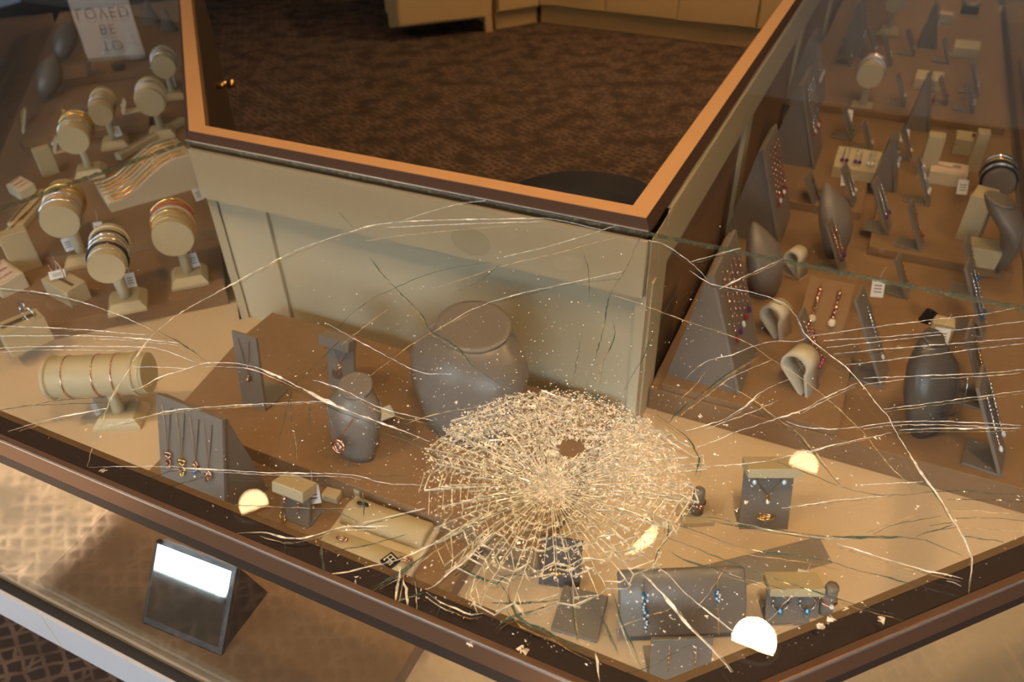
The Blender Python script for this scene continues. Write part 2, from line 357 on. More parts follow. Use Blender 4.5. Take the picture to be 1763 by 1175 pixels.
# A->Bc : left of travel is +n (staff side)
PB = [(-.880, .764), (-.190, .764)]
strip(PB[0], PB[1], .006, .02, D, G-.08, 'recessed_panel', 'panel', main)
strip(PB[0], (-.775, .764), 0, .012, D, G-.087, 'stile', 'panel', main, bevel=.0008)
strip((-.305, .764), (-.197, .764), .0035, .012, D, G-.087, 'stile', 'panel', main, bevel=.0008)
ov = MB(); c = at(810, 416, G-.06); cm_, cz = c.dot(E1), 0
for k in range(1):
    y0 = .7455; ctr = None
    d = at(810, 416, G-.1)-CAM; tt = (y0-.0002)/(d.dot(E2)); h = CAM+d*tt
    ov.add([h+E1*.028*math.cos(i*.2618)+Vector((0, 0, .019*math.sin(i*.2618))) for i in range(24)]+[h-E2*.0004+E1*.028*math.cos(i*.2618)+Vector((0, 0, .019*math.sin(i*.2618))) for i in range(24)],
           [tuple(range(24)), tuple(range(47, 23, -1))]+[(i, (i+1) % 24, 24+(i+1) % 24, 24+i) for i in range(24)])
wpart(ov.build('oval_sticker', mat('faded_sticker', (.50, .44, .30), .5)), main)
# right case inner back: panel faces +m
def mstrip(m0, m1, n0, n1, z0, z1, name, mm, par, **k): return wprism([(m0, n0), (m1, n0), (m1, n1), (m0, n1)], z0, z1, name, mm, par, **k)
mstrip(-.21, -.193, .752, 3.3, G-.088, G-.012, 'apron', 'panel', right)
mstrip(-.205, -.192, .752, .835, D, G-.012, 'stile', 'panel', right)
mstrip(-.225, -.204, .835, 3.3, D, G-.08, 'recessed_panel', mat('brown_veneer', (.28, .16, .08), .45, noise=.15, nscale=20), right)
for n0 in (1.35, 1.95, 2.6): mstrip(-.206, -.196, n0, n0+.05, D, G-.08, 'stile', 'panel', right)
for k, (x, y) in enumerate(((1151, 375), (1133, 435), (1115, 490))):
    d = at(x, y, .9)-CAM; h = CAM+d*(-.1915/d.dot(E1)); b = MB()
    b.add([h+E2*.0045*math.cos(i*.3927)+Vector((0, 0, .011*math.sin(i*.3927))) for i in range(16)]+[h+E1*.0006+E2*.0045*math.cos(i*.3927)+Vector((0, 0, .011*math.sin(i*.3927))) for i in range(16)],
          [tuple(range(16)), tuple(range(31, 15, -1))]+[(i, (i+1) % 16, 16+(i+1) % 16, 16+i) for i in range(16)])
    wpart(b.build('oval_cap', 'bone2'), right)
# left case inner back panel (seen edge-on) and staff-side faces under the rail
strip(A, AL, -.016, -.004, D, G-.012, 'inner_panel', 'panel', left)
cabdark = mat('staff_side_veneer', (.07, .048, .026), .5, noise=.1, nscale=12)
strip(AL, A, .022, .03, .0, G-.025, 'staff_face', cabdark, left)
strip(A, Bc, .024, .03, .0, G-.025, 'staff_face', cabdark, main)
mstrip(-.232, -.226, .78, 3.3, 0, G-.025, 'staff_face', cabdark, right)
# latch on the staff side of the left case, and door joints
nl = Vector((DN.y, -DN.x))      # towards staff
lt = thing('door_latch', 'small brass latch handle on the staff side of the left case', 'handle', (0, 0, 0))
def onface(x, y, off=.03):
    # ray hits plane of left staff face
    d = at(x, y, .9)-CAM; nw = (E1*math.sqrt(.5)+E2*math.sqrt(.5)); c0 = P(*A, 0).dot(nw)+off
    return CAM+d*(c0/d.dot(nw))
h = onface(372, 148); nw = (E1+E2).normalized(); tw = (E1*DN.x+E2*DN.y)
lt.location = h
b = MB(); b.tube([nw*-.004, nw*.03], .009, 12); b.build('stem', 'gold', lt, True)
b = MB(); b.tube([nw*.03, nw*.046], .011, 12); b.build('knob', 'gold', lt, True)
b = MB(); b.tube([nw*-.006, nw*.001], .016, 14); b.build('rose_plate', 'frametrim', lt, True)
# ------------------------------------------------------------------ suede boards on the decks
def board(poly, z0, z1, label, m='tan', name='display_board', bevel=.0015):
    o = wp(poly, z0, z1, name, m, bevel=bevel); return tag(o, label, 'display board')
board([(-.715, .243), (-.29, .243), (-.29, .50), (-.22, .50), (-.22, .70), (-.75, .70)], D, C1, 'low tan suede board under the mirror and the earring tray')
board([(-.750, .483), (-.215, .483), (-.215, .735), (-.782, .735), (-.782, .66)], C1, C2, 'raised tan suede board under the two grey necklace busts')
board([(-.191, .812), (.285, .812), (.285, 3.2), (-.191, 3.2)], D, RL, 'long tan suede board covering the right display case')
board([(-.175, .815), (.055, .815), (.055, 1.15), (-.175, 1.15)], RL, RL+.010, 'thin tan board under the tallest earring panel in the right case')
board([(.045, 1.300), (.265, 1.300), (.265, 1.75), (.045, 1.75)], RL, RL2, 'tan step at mid length of the right case, beside the front glass')
board([(-.175, 1.42), (.02, 1.42), (.02, 1.80), (-.175, 1.80)], RL, RL2, 'tan step beside the inner panel of the right case')
board([(-.15, 1.95), (.27, 1.95), (.27, 2.5), (-.15, 2.5)], RL, RL2, 'broad tan step towards the far end of the right case')
def lq(p, s, t):   # left case coords: s along the rail from A, t towards customer
    return (p[0]+DN.x*s-DN.y*t, p[1]+DN.y*s-DN.y*t)
def lpoly(s0, s1, t0, t1): return [lq(A, s0, t0), lq(A, s1, t0), lq(A, s1, t1), lq(A, s0, t1)]
board(lpoly(.055, 2.2, .012, .47), D, LR, 'long tan suede board covering the left display case')
board(lpoly(.245, .60, .012, .30), LR, LR2, 'tan step under the wavy bracelet tray in the left case')
board(lpoly(.86, 1.12, .14, .42), LR, LR2, 'tan step behind the row of bracelet bars in the left case')
board(lpoly(1.3, 1.6, .05, .40), LR, LR2, 'tan step at the far end of the left case')
def lev(x, y, z):       # rest on the step that lies under this spot, if any
    if z in (LR, LR2):
        p = at(x, y, LR2); a = (p.dot(E1)-A[0], p.dot(E2)-A[1]); s, t = a[0]*DN.x+a[1]*DN.y, -(a[0]+a[1])*DN.y
        return LR2 if any(s0 <= s <= s1 and t0 <= t <= t1 for s0, s1, t0, t1 in STEPL) else LR
    if z in (RL, RL2):
        p = at(x, y, RL2); m_, n_ = p.dot(E1), p.dot(E2)
        return RL2 if any(a <= m_ <= b and c <= n_ <= d for a, b, c, d in STEPR) else RL
    return z
STEPL = [(.245, .60, .012, .30), (.86, 1.12, .14, .42), (1.3, 1.6, .05, .40)]
STEPR = [(.045, .265, 1.30, 1.75), (-.175, .02, 1.42, 1.80), (-.15, .27, 1.95, 2.5)]
def ats(x, y, z): return at(x, y, lev(x, y, z))
# ------------------------------------------------------------------ builders for display fittings and jewellery
def ring_pts(R, n, c=(0, 0, 0), ax='X', sq=1.0):
    out = []
    for i in range(n):
        a = 2*math.pi*i/n; u, v = R*math.cos(a), R*math.sin(a)*sq
        out.append({'X': (c[0], c[1]+u, c[2]+v), 'Y': (c[0]+u, c[1], c[2]+v), 'Z': (c[0]+u, c[1]+v, c[2])}[ax])
    return out
def bracelet(T, R, m, kind, label, group, tilt=0):
    b = MB(); n = 40
    if kind == 'bead': b.tube(ring_pts(R+.0018, 72), lambda i: .0026 if i % 2 else .0014, 6, True)
    elif kind == 'bangle': b.tube(ring_pts(R+.0012, n), .0015, 6, True)
    elif kind == 'thick': b.tube(ring_pts(R+.0022, n), .0026, 6, True)
    else: b.tube(ring_pts(R+.0008, 60), lambda i: .0013 if i % 2 else .0007, 5, True)
    o = b.build('bracelet', m, None, True, mw=T @ Matrix.Rotation(tilt, 4, 'Z')); return tag(o, label, 'bracelet', group)
def tagcard(loc, rot, label, size=(.011, .017), tilt=.6, group=None, lines=True):
    loc = Vector(loc); dc = CAM-loc; rot = math.atan2(dc.y, dc.x)+math.pi/2+max(-.5, min(.5, rot-RM))*.6; size = (size[0]*1.2, size[1]*1.2)
    t = thing('price_tag', label, 'price tag', loc, rot, group)
    R = Matrix.Rotation(-tilt, 3, 'X')
    MB().box(R @ Vector((0, 0, size[1]/2)), (size[0], .0006, size[1]), R).build('card', 'paper', t)
    if lines:
        b = MB()
        for k in range(3): b.box(R @ Vector((0, -.0006, size[1]*(.3+.18*k))), (size[0]*.6, .0002, size[1]*.05), R)
        b.build('print', 'ink', t)
    b = MB(); b.tube([R @ Vector((0, 0, size[1])), R @ Vector((.002, 0, size[1]+.008)), Vector((.004, .012, size[1]+.02))], .0003, 4); b.build('string', 'paper', t)
    return t
def tbar(bx, by, z, h, L, r, rot, label, brs, grp, m='bone', off=0, base=(.06, .06)):
    t = thing('bracelet_stand', label, 'bracelet stand', ats(bx, by, z), rot)
    b = MB(); b.taper(0, .006, base, base); b.taper(.006, .018, base, (base[0]*.72, base[1]*.72)); b.build('base', m, t, bevel=.001)
    b = MB(); b.lathe([(.010, .016), (.008, .03), (.008, h-r*.6)], 14); b.build('post', m, t, True)
    b = MB(); b.loft([[(x+off, q*math.cos(a*.2244), h+q*math.sin(a*.2244)) for a in range(28)] for x, q in ((-L/2, r*.97), (-L/2+.002, r), (L/2-.002, r), (L/2, r*.97))]); b.build('bar', m, t, True)
    for s in (-1, 1):
        b = MB(); b.loft([[(off+s*(L/2+d), q*math.cos(s*a*.2244), h+q*math.sin(s*a*.2244)) for a in range(28)] for d, q in ((0, r*.985), (.0025, r*.985), (.003, r*.96))]); b.build('end_cap', m, t, True)
    for i, (pos, kind, mm, lb) in enumerate(brs):
        T = mw(t) @ Matrix.Translation((off+pos*L/2, 0, h-.0006))
        bracelet(T, r, mm, kind, lb, grp+' '+mm, random.uniform(-.07, .07))
    return t
def earring(T, m, gem, label, group, n=4, s=.0026, gap=.0055, hoop=0):
    """dangling earring, T = hook point, hangs along local -Z"""
    b = MB()
    if hoop: b.tube([(hoop*math.sin(a), -.001, -hoop+hoop*math.cos(a)) for a in [i*.45-.9*0 for i in range(0, 13)]], .0011, 5)
    else:
        b.tube([(0, 0, .004), (0, -.002, .004), (0, -.0025, 0), (0, -.002, -n*gap)], .0005, 4)
        for i in range(n-1): b.ball((0, -.0022, -gap*(i+.7)), s*random.uniform(.6, .95), 6, 4)
    o = b.build('earring', m, None, True, mw=T); tag(o, label, 'earring', group)
    if gem:
        b = MB(); b.ball((0, -.003, -n*gap if not hoop else -hoop*2), s*1.35, 8, 4, (1, .7, 1.25)); b.build('stone', gem, o)
    return o
def lean(t, tilt):      # matrix of a leaning face standing on the thing's front edge
    return mw(t) @ Matrix.Rotation(-tilt, 4, 'X')
def estand(x, y, z, W, Hh, rot, label, jew=None, m='grey', tilt=.42, depth=.045, jl='', n=None, gem=None, jm='silver', hoop=0, lip=.0, bone_top=False, thick=.004):
    """easel stand: foot plate with a leaning card on its front edge"""
    t = thing('earring_stand', label, 'jewellery stand', ats(x, y, z), rot)
    MB().box((0, depth/2, .0015), (W, depth, .003)).build('foot', m, t, bevel=.0006)
    R = Matrix.Rotation(-tilt, 3, 'X')
    MB().box(R @ Vector((0, thick/2, Hh/2)), (W, thick, Hh), R).build('card', m, t, bevel=.0006)
    if bone_top:
        MB().box(R @ Vector((0, .006, Hh+.004)), (W*1.08, .022, .012), R).build('top_bar', 'bone', t, bevel=.001)
    if jew:
        F = lean(t, tilt); k = jew
        for i in range(k):
            xx = 0 if k == 1 else W*(-.28+.56*i/(k-1))
            T = F @ Matrix.Translation((xx, -.001, Hh*(.86-.0*i)))
            nf = ('nearer one', 'middle one', 'farther one') if abs(rot-RRt) < .6 else ('left one', 'middle one', 'right one')
            sfx = '' if k == 1 else ', '+nf[i*2//(k-1)]
            earring(T, jm, gem, jl+sfx, 'earrings on '+label, n or max(3, int(Hh*.6/.0055)), hoop=hoop)
    return t
def wedge(x, y, z, W, Hh, dpt, rot, label, m='greywood', tilt=None):
    """tall easel: triangular body with a face board"""
    t = thing('display_easel', label, 'jewellery stand', ats(x, y, z), rot)
    tl = math.atan2(dpt*.62, Hh) if tilt is None else tilt
    top = (Hh*math.sin(tl), Hh*math.cos(tl))
    MB().extr([(.004, 0), (dpt, 0), (top[0]+.006, top[1]-.004), (top[0]+.001, top[1]-.004)], -W/2+.003, W/2-.003).build('body', 'grey', t)
    R = Matrix.Rotation(-tl, 3, 'X')
    MB().box(R @ Vector((0, 0, Hh/2)), (W, .005, Hh), R).build('face', m, t, bevel=.0008)
    t['tilt'] = tl; return t
def necklace(T, w, drop, m, pend, pm, gem, label, group=None, s=.006, r=.0006):
    """V of chain hanging on a face (local x across, z up, -y out) with a pendant"""
    b = MB(); b.tube([(-w, -.0007, 0), (-w*.5, -.0009, -drop*.5), (0, -.0012, -drop), (w*.5, -.0009, -drop*.5), (w, -.0007, 0)], r, 4)
    root = thing('necklace', label, 'necklace', (0, 0, 0), 0, group); root.matrix_world = T
    b.build('chain', m, root)
    b = MB(); c = (0, -.0025, -drop-s)
    if pend == 'knot':
        b.tube([(s*.75*math.sin(2*a), -.0025+.0012*math.sin(3*a), -drop-s*1.3+s*1.3*math.cos(a)) for a in [i*.2618 for i in range(24)]], s*.2, 6, True)
        b.tube(ring_pts(s*.4, 12, (0, -.0025, -drop-s*3), 'Y'), s*.18, 5, True)
    elif pend == 'round':
        b.tube(ring_pts(s, 24, c, 'Y'), s*.2, 6, True); b.tube([(-s*.8, -.003, c[2]+s*.5), (0, -.004, c[2]-s*.75), (s*.8, -.003, c[2]+s*.5)], s*.16, 5)
        b.tube([(-s*.8, -.003, c[2]-s*.1), (0, -.0035, c[2]+s*.6), (s*.75, -.003, c[2]-s*.2)], s*.16, 5)
    elif pend == 'bow':
        for q in (-1, 1): b.tube([(q*s*(.1+.8*math.sin(a)), -.0025, -drop-s+s*1.1*math.cos(a)*(.6+.2*q)) for a in [i*.45 for i in range(14)]], s*.16, 5, True)
        b.tube([(0, -.003, -drop), (-s*.5, -.003, -drop-s*2.4)], s*.2, 5)
    else:
        b.tube(ring_pts(s*.5, 12, (0, -.002, -drop-s*.5), 'Y'), s*.15, 5, True); b.ball((0, -.003, -drop-s*1.6), s*.7, 8, 5, (1, .5, 1.2))
    b.build('pendant', pm, root, True)
    if gem:
        b = MB(); b.ball((0, -.0045, -drop-s*1.9), s*.62, 8, 4, (1, .5, 1)); b.build('stone', gem, root)
    return root
def bust(x, y, z, secs, rot, label, m='grey', cap=True, n=28, name='necklace_bust'):
    t = thing(name, label, 'bust', ats(x, y, z), rot)
    rings = [[(rx*math.cos(2*math.pi*i/n), cy+ry*math.sin(2*math.pi*i/n), zz+sl*math.sin(2*math.pi*i/n)) for i in range(n)] for zz, cy, rx, ry, sl in secs]
    b = MB(); b.loft(rings); b.build('body', m, t, True)
    if cap:
        zz, cy, rx, ry, sl = secs[-1]
        b = MB(); b.loft([[(k*rx*math.cos(2*math.pi*i/n), cy+k*ry*math.sin(2*math.pi*i/n), zz+d+k*sl*math.sin(2*math.pi*i/n)) for i in range(n)] for k, d in ((1.03, -.0015), (1.05, .001), (1.03, .003), (.9, .0035))]); b.build('neck_cap', m, t, True)
    return t
def block(x, y, z, sx, sy, sz, rot, label, m='bone', lean_=0, name='display_block'):
    t = ats(x, y, z); o = MB().box((0, 0, sz/2), (sx, sy, sz)).build(name, m, None, bevel=.0015, mw=Matrix.Translation(t) @ Matrix.Rotation(rot, 4, 'Z') @ Matrix.Rotation(lean_, 4, 'X'))
    return tag(o, label, 'display block')
def padbox(x, y, z, sx, sy, h0, h1, rot, label, m='bone', pad=None, slot=False):
    """low box with a sloping top (h0 at the front, h1 at the back)"""
    t = thing('display_box', label, 'display box', ats(x, y, z), rot)
    MB().extr([(-sy/2, 0), (sy/2, 0), (sy/2, h1), (-sy/2, h0)], -sx/2, sx/2).build('body', m, t, bevel=.001)
    a = math.atan2(h1-h0, sy); R = Matrix.Rotation(a, 3, 'X'); zc = (h0+h1)/2
    if pad: MB().box(Vector((0, 0, zc))+R @ Vector((0, 0, .0006)), (sx*.86, sy/math.cos(a)*.82, .002), R).build('pad', pad, t, bevel=.0005)
    if slot: MB().box(Vector((0, 0, zc))+R @ Vector((0, 0, .0002)), (sx*.82, .005, .001), R).build('slot', 'lip', t)
    t['a'] = a; t['zc'] = zc; return t
def ontop(t, x, y, extra=.0): 
    return mw(t) @ Matrix.Translation((0, 0, t['zc']+extra)) @ Matrix.Rotation(t['a'], 4, 'X') @ Matrix.Translation((x, y, .001)) @ Matrix.Rotation(-math.pi/2, 4, 'X')
def loopstand(x, y, z, W, Hh, rot, label, m='bone2'):
    """strip of leatherette bent into a teardrop loop on a flat foot"""
    t = thing('loop_stand', label, 'jewellery stand', ats(x, y, z), rot)
    r = Hh*.27; path = [(0, .002)]+[(Hh*.42-r*math.cos(a), Hh-r+r*math.sin(a)) for a in [math.radians(-20+235*i/16) for i in range(17)]]+[(.004, .003)]
    inner, outer = [], []
    for i, p in enumerate(path):
        a = Vector(path[max(0, i-1)]); b = Vector(path[min(len(path)-1, i+1)]); d = (b-a).normalized(); nn = Vector((-d.y, d.x))*.0018
        inner.append(Vector(p)-nn); outer.append(Vector(p)+nn)
    MB().extr([tuple(p) for p in inner+outer[::-1]], -W/2, W/2).build('loop', m, t, True)
    MB().box((0, Hh*.35, .0012), (W, Hh*.8, .0024)).build('foot', m, t)
    return t
# ------------------------------------------------------------------ middle of the broken corner case
# big bust
bust(800, 742, C2, [(0, 0, .050, .028, 0), (.03, .004, .062, .034, 0), (.065, .012, .076, .040, 0), (.095, .022, .080, .043, 0), (.108, .028, .074, .043, .002), (.122, .032, .062, .042, .005), (.131, .036, .051, .039, .007), (.138, .040, .047, .038, .009)],
     RM, 'large grey necklace bust standing before the cream back panel')
sb = bust(612, 782, C2, [(0, 0, .026, .013, 0), (.012, .001, .029, .016, 0), (.04, .006, .035, .020, 0), (.062, .012, .0375, .022, 0), (.072, .016, .035, .022, .002), (.081, .020, .027, .020, .003), (.087, .022, .0225, .0185, .004), (.092, .024, .0215, .018, .005)],
     RM, 'small grey necklace bust wearing a round rose gold pendant')
necklace(mw(sb) @ Matrix.Translation((0, -.013, .078)) @ Matrix.Rotation(-.25, 4, 'X'), .02, .034, 'rose', 'round', 'rose', None, 'round rose gold pendant on the small grey bust', s=.0085, r=.0008)
tagcard(at(666, 722, C2+.012), RM+.5, 'cream price tag beside the small grey bust', (.02, .014), 1.1, lines=False)
# pendant card with chain
t = estand(437, 703, C2, .040, .112, RM, 'plain grey card stand with one rose gold pendant on a thin chain', tilt=.16, depth=.05)
necklace(lean(t, .16) @ Matrix.Translation((0, -.0005, .105)), .009, .052, 'rose', 'drop', 'rose', None, 'rose gold drop pendant hanging on the plain grey card stand', s=.0045, r=.0005)
# grey card with top bar, knot necklace and earrings
t = estand(588, 676, C2, .043, .078, RM, 'grey card stand with a square top bar, left of the small bust', tilt=.22, depth=.03)
MB().box((0, .012, .079), (.048, .018, .015), Matrix.Rotation(-.22, 3, 'X')).build('top_bar', 'grey', t, bevel=.001)
necklace(lean(t, .22) @ Matrix.Translation((0, -.001, .068)), .014, .024, 'rose', 'knot', 'rose', None, 'rose gold knot necklace on the grey card with the top bar', s=.0042, r=.0005)
for s_ in (-1, 1): earring(lean(t, .22) @ Matrix.Translation((.017*s_, -.008, .078)), 'rose', None, 'rose gold earring at the %s of the grey card with the top bar' % ('left' if s_ < 0 else 'right'), 'knot earrings', 2, .003)
MB().box(Matrix.Rotation(-.22, 3, 'X') @ Vector((-.006, -.0008, .026)), (.016, .0008, .012), Matrix.Rotation(-.22, 3, 'X')).build('cut_out', 'lip', t)
# wedge board with four pendants
t = wedge(336, 892, C1, .102, .150, .075, RM-.04, 'wide grey wedge board hung with four small pendants', 'grey', .30)
F = lean(t, .30)
for i, (xx, dr, mm, pd, gm, lb) in enumerate(((-.034, .060, 'rose', 'knot', None, 'rose gold infinity pendant, leftmost on the wide grey wedge board'), (-.012, .062, 'gold', 'knot', None, 'yellow gold infinity pendant, second from left on the wedge board'),
                                             (.010, .056, 'rose', 'drop', 'blue', 'rose gold pendant with a blue stone on the wedge board'), (.030, .060, 'rose', 'bow', None, 'rose gold bow pendant, rightmost on the wedge board'))):
    necklace(F @ Matrix.Translation((xx, -.003, .140)), .007, dr, mm, pd, mm, gm, lb, s=.0064, r=.0005)
# long bracelet bar
T0 = tbar(213, 722, D, .082, .128, .0285, math.radians(2), 'bone bracelet bar lying crosswise on the cream deck at the left', [], '', off=-.006, base=(.066, .05))
for i, (pos, lb) in enumerate(((-.60, 'rope chain bracelet near the left end of the crosswise bracelet bar'), (.02, 'rope chain bracelet round the middle of the crosswise bracelet bar'), (.42, 'rope chain bracelet near the right end of the crosswise bracelet bar'))):
    bracelet(mw(T0) @ Matrix.Translation((-.006+pos*.064, 0, .0812)), .0285, 'rose', 'chain', lb, None, .05)
for s_ in (-.064, .050):
    b = MB(); b.loft([[(s_-.006+x, q*math.cos(a*.2244), .082+q*math.sin(a*.2244)) for a in range(28)] for x, q in ((0, .0285), (.001, .031), (.004, .031), (.005, .0285))])
    b.build('end_rim', 'bone', T0, True)
tagcard(at(208, 672, D+.045), .3, 'white price tag hanging from the crosswise bracelet bar', (.013, .018), .5)
tagcard(at(170, 715, D+.006), .1, 'dark price tag dangling below the crosswise bracelet bar', (.006, .018), .1, lines=False)
# earring box with tag (front left)
t = estand(508, 902, C1, .040, .046, RM, 'grey earring card with a bone top box and white tag', tilt=.30, depth=.03)
MB().box((0, .014, .049), (.044, .026, .014), Matrix.Rotation(-.30, 3, 'X')).build('top_box', 'bone', t, bevel=.001)
for s_ in (-1, 1): earring(lean(t, .30) @ Matrix.Translation((.010*s_, -.004, .040)), 'rose', None, '%s rose gold bow earring on the card with the white tag' % ('left' if s_ < 0 else 'right'), 'bow earrings', 3, .0032)
b = MB(); b.tube(ring_pts(.008, 20, (0, 0, 0), 'X', 1.3), .0013, 6, True)
tag(b.build('ring', 'gold', None, True, mw=mw(t) @ Matrix.Translation((-.012, -.004, .012)) @ Matrix.Rotation(.5, 4, 'Z')), 'thin gold ring leaning on the foot of the tagged earring card', 'ring')
tagcard(at(541, 868, C1+.02), RM-.3, 'white printed price tag hanging off the bone top box', (.014, .019), .5)
o = tag(MB().box((0, 0, .005), (.021, .015, .010)).build('ring_cube', 'bone', None, bevel=.001, mw=Matrix.Translation(at(573, 858, C1)) @ Matrix.Rotation(RM+.1, 4, 'Z')), 'tiny bone cube lying on the tan board beside the tagged card', 'display block')
# leatherette earring tray with rolls
t = thing('earring_tray', 'pale leatherette earring tray with padded rolls near the front edge', 'tray', at(650, 938, C1), RM+.04)
MB().box((0, 0, .004), (.118, .100, .008)).build('tray_base', 'bone2', t, bevel=.002)
for yy in (-.026, .024):
    b = MB(); b.loft([[(-.054+.108*k, yy+.019*math.cos(a*.3927)*q, .010+.011*math.sin(a*.3927)*q) for a in range(16)] for k, q in ((0, .8), (.03, 1), (.97, 1), (1, .8))]); b.build('padded_roll', 'bone', t, True)
MB().box((0, .050, .012), (.118, .006, .018)).build('tray_rim', 'bone2', t, bevel=.001)
c = thing('charm', 'black and white square charm on the pale earring tray', 'charm', mw(t) @ Vector((.036, -.028, .022)), RM-.35)
MB().box((0, 0, 0), (.016, .016, .004)).build('plate', 'black', c, bevel=.0006)
b = MB()
for x0, y0, x1, y1 in ((-.005, .005, .005, .005), (-.005, .005, -.005, -.005), (0, .005, 0, -.005), (-.005, 0, .005, 0), (.005, 0, .005, -.005)): b.tube([(x0, y0, .0024), (x1, y1, .0024)], .0008, 4)
b.build('key_pattern', 'bone2', c)
for dx, dy, lb in ((-.03, -.022, 'gold wire earring lying across the near roll of the pale tray'), (-.035, .03, 'dark clip lying on the far roll of the pale tray'), (.05, -.02, 'bronze bead ring at the right end of the pale tray')):
    b = MB(); b.tube(ring_pts(.006, 16, (0, 0, 0), 'Y', .9), .0011, 5, True); b.ball((.006, 0, 0), .0028)
    tag(b.build('tray_earring', 'rose' if dx != -.035 else 'dsteel', None, True, mw=mw(t) @ Matrix.Translation((dx, dy, .023)) @ Matrix.Rotation(.9, 4, 'X')), lb, 'earring')
# countertop mirror
t = thing('counter_mirror', 'small black framed mirror leaning behind the front glass', 'mirror', at(311, 1102, C1), RM+.05)
tl = .606; R = Matrix.Rotation(-tl, 3, 'X')
MB().box(R @ Vector((0, .003, .046)), (.104, .007, .092), R).build('frame', 'black', t, bevel=.002)
MB().box(R @ Vector((0, -.0008, .049)), (.094, .001, .080), R).build('mirror_glass', 'mirror', t)
MB().extr([(.008, .0), (.080, 0), (.058, .070), (.050, .070)], -.050, .050).build('back_support', 'black', t)
# ring finger and cards on the cream deck
def finger(x, y, z, h, r, label, lb2, mm, gem, rot):
    t = thing('ring_finger', label, 'ring stand', at(x, y, z), rot)
    MB().box((0, 0, .004), (.038, .036, .008)).build('base', 'bone', t, bevel=.001)
    b = MB(); b.lathe([(r*1.1, .008), (r, .02), (r*.92, h-.004), (r*.8, h), (r*.3, h+.001)], 16); b.build('finger', 'grey', t, True)
    b = MB(); b.tube(ring_pts(r*1.12, 24, (0, 0, h*.55), 'Z'), lambda i: .0016 if i % 2 else .0011, 6, True)
    o = tag(b.build('ring', mm, None, True, mw=mw(t)), lb2, 'ring')
    b = MB(); b.ball((0, -r*1.25, h*.55), .0028, 8, 4); b.build('stone', gem, o)
finger(1197, 888, D, .046, .0078, 'grey ring finger on a bone base, right of the shattered area', 'rose gold ring with dark red stones on the finger beside the shatter', 'rose', 'red', RM+.5)
t = estand(1314, 912, D, .058, .082, RM+.42, 'grey card with a bone top strip holding a gold necklace', tilt=.30, depth=.03)
MB().box((0, .021, .084), (.060, .030, .012), Matrix.Rotation(-.30, 3, 'X')).build('top_box', 'bone', t, bevel=.001)
F = lean(t, .30)
necklace(F @ Matrix.Translation((0, -.001, .070)), .019, .022, 'gold', 'drop', 'gold', 'clear', 'gold V necklace on the grey card with bone top strip', s=.004, r=.0006)
for s_ in (-1, 1): earring(F @ Matrix.Translation((.017*s_, -.001, .072)), 'gold', 'clear', '%s gold stud earring at the top of the V necklace card' % ('left' if s_ < 0 else 'right'), 'gold studs', 1, .0022)
b = MB(); b.tube(ring_pts(.009, 20, (0, 0, 0), 'Z', .6), .0014, 6, True); b.tube([(-.012, 0, 0), (.012, 0, 0)], .0016, 5)
tag(b.build('ring', 'gold', None, True, mw=F @ Matrix.Translation((0, -.005, .020)) @ Matrix.Rotation(.2, 4, 'Z')), 'gold bar ring pinned low on the V necklace card', 'ring')
# curved earring pillow
t = thing('earring_pillow', 'wide curved grey pillow stand with two blue stone drop earrings', 'jewellery stand', at(1172, 1100, D), RM+.47)
prof = [(-.004+.05*k-.034*math.sin(k*1.5)*.3, .012+.058*math.sin(k*1.45)) for k in [i/8 for i in range(9)]]
inner = [(y+.006, z-.004) for y, z in prof]
b = MB(); b.extr(prof[::-1]+inner, -.066, .066); b.build('curved_face', 'grey', t, True, bevel=.003)
MB().box((0, .022, .006), (.105, .045, .012)).build('foot', 'dgrey', t, bevel=.001)
MB().box((0, .03, .03), (.05, .01, .05)).build('back_strut', 'dgrey', t)
for k, (xx, lb) in enumerate(((-.040, 'blue and clear stone drop earring, left one on the curved pillow'), (.034, 'blue and gold drop earring, right one on the curved pillow'))):
    root = thing('earring', lb, 'earring'); root.matrix_world = mw(t) @ Matrix.Translation((xx, .020, .062)) @ Matrix.Rotation(-.62, 4, 'X')
    b = MB(); b.tube([(0, 0, .006), (0, -.002, .002), (0, -.003, -.05 if k else -.045)], .0006, 4); b.build('wire', 'gold' if k else 'silver', root)
    b = MB()
    for i in range(14 if k == 0 else 8): b.ball((random.uniform(-.002, .002), -.0045, -.004-(.036 if k == 0 else .022)*i/13), .0019, 6, 4)
    b.build('blue_stones', 'blue', root)
    b = MB()
    for i in range(12 if k == 0 else 6): b.ball((random.uniform(-.0028, .0028), -.0052, -.004-(.036 if k == 0 else .022)*(i+.5)/12), .0015, 5, 4)
    b.build('clear_stones', 'clear', root)
# flat grey ramp
o = MB().extr([(-.018, 0), (.016, 0), (.014, .010)], -.100, .075).build('grey_ramp', 'grey', None, bevel=.001, mw=Matrix.Translation(at(1318, 975, D)) @ Matrix.Rotation(RM+.70, 4, 'Z'))
tag(o, 'long low grey ramp lying on the cream deck behind the curved pillow', 'display block')
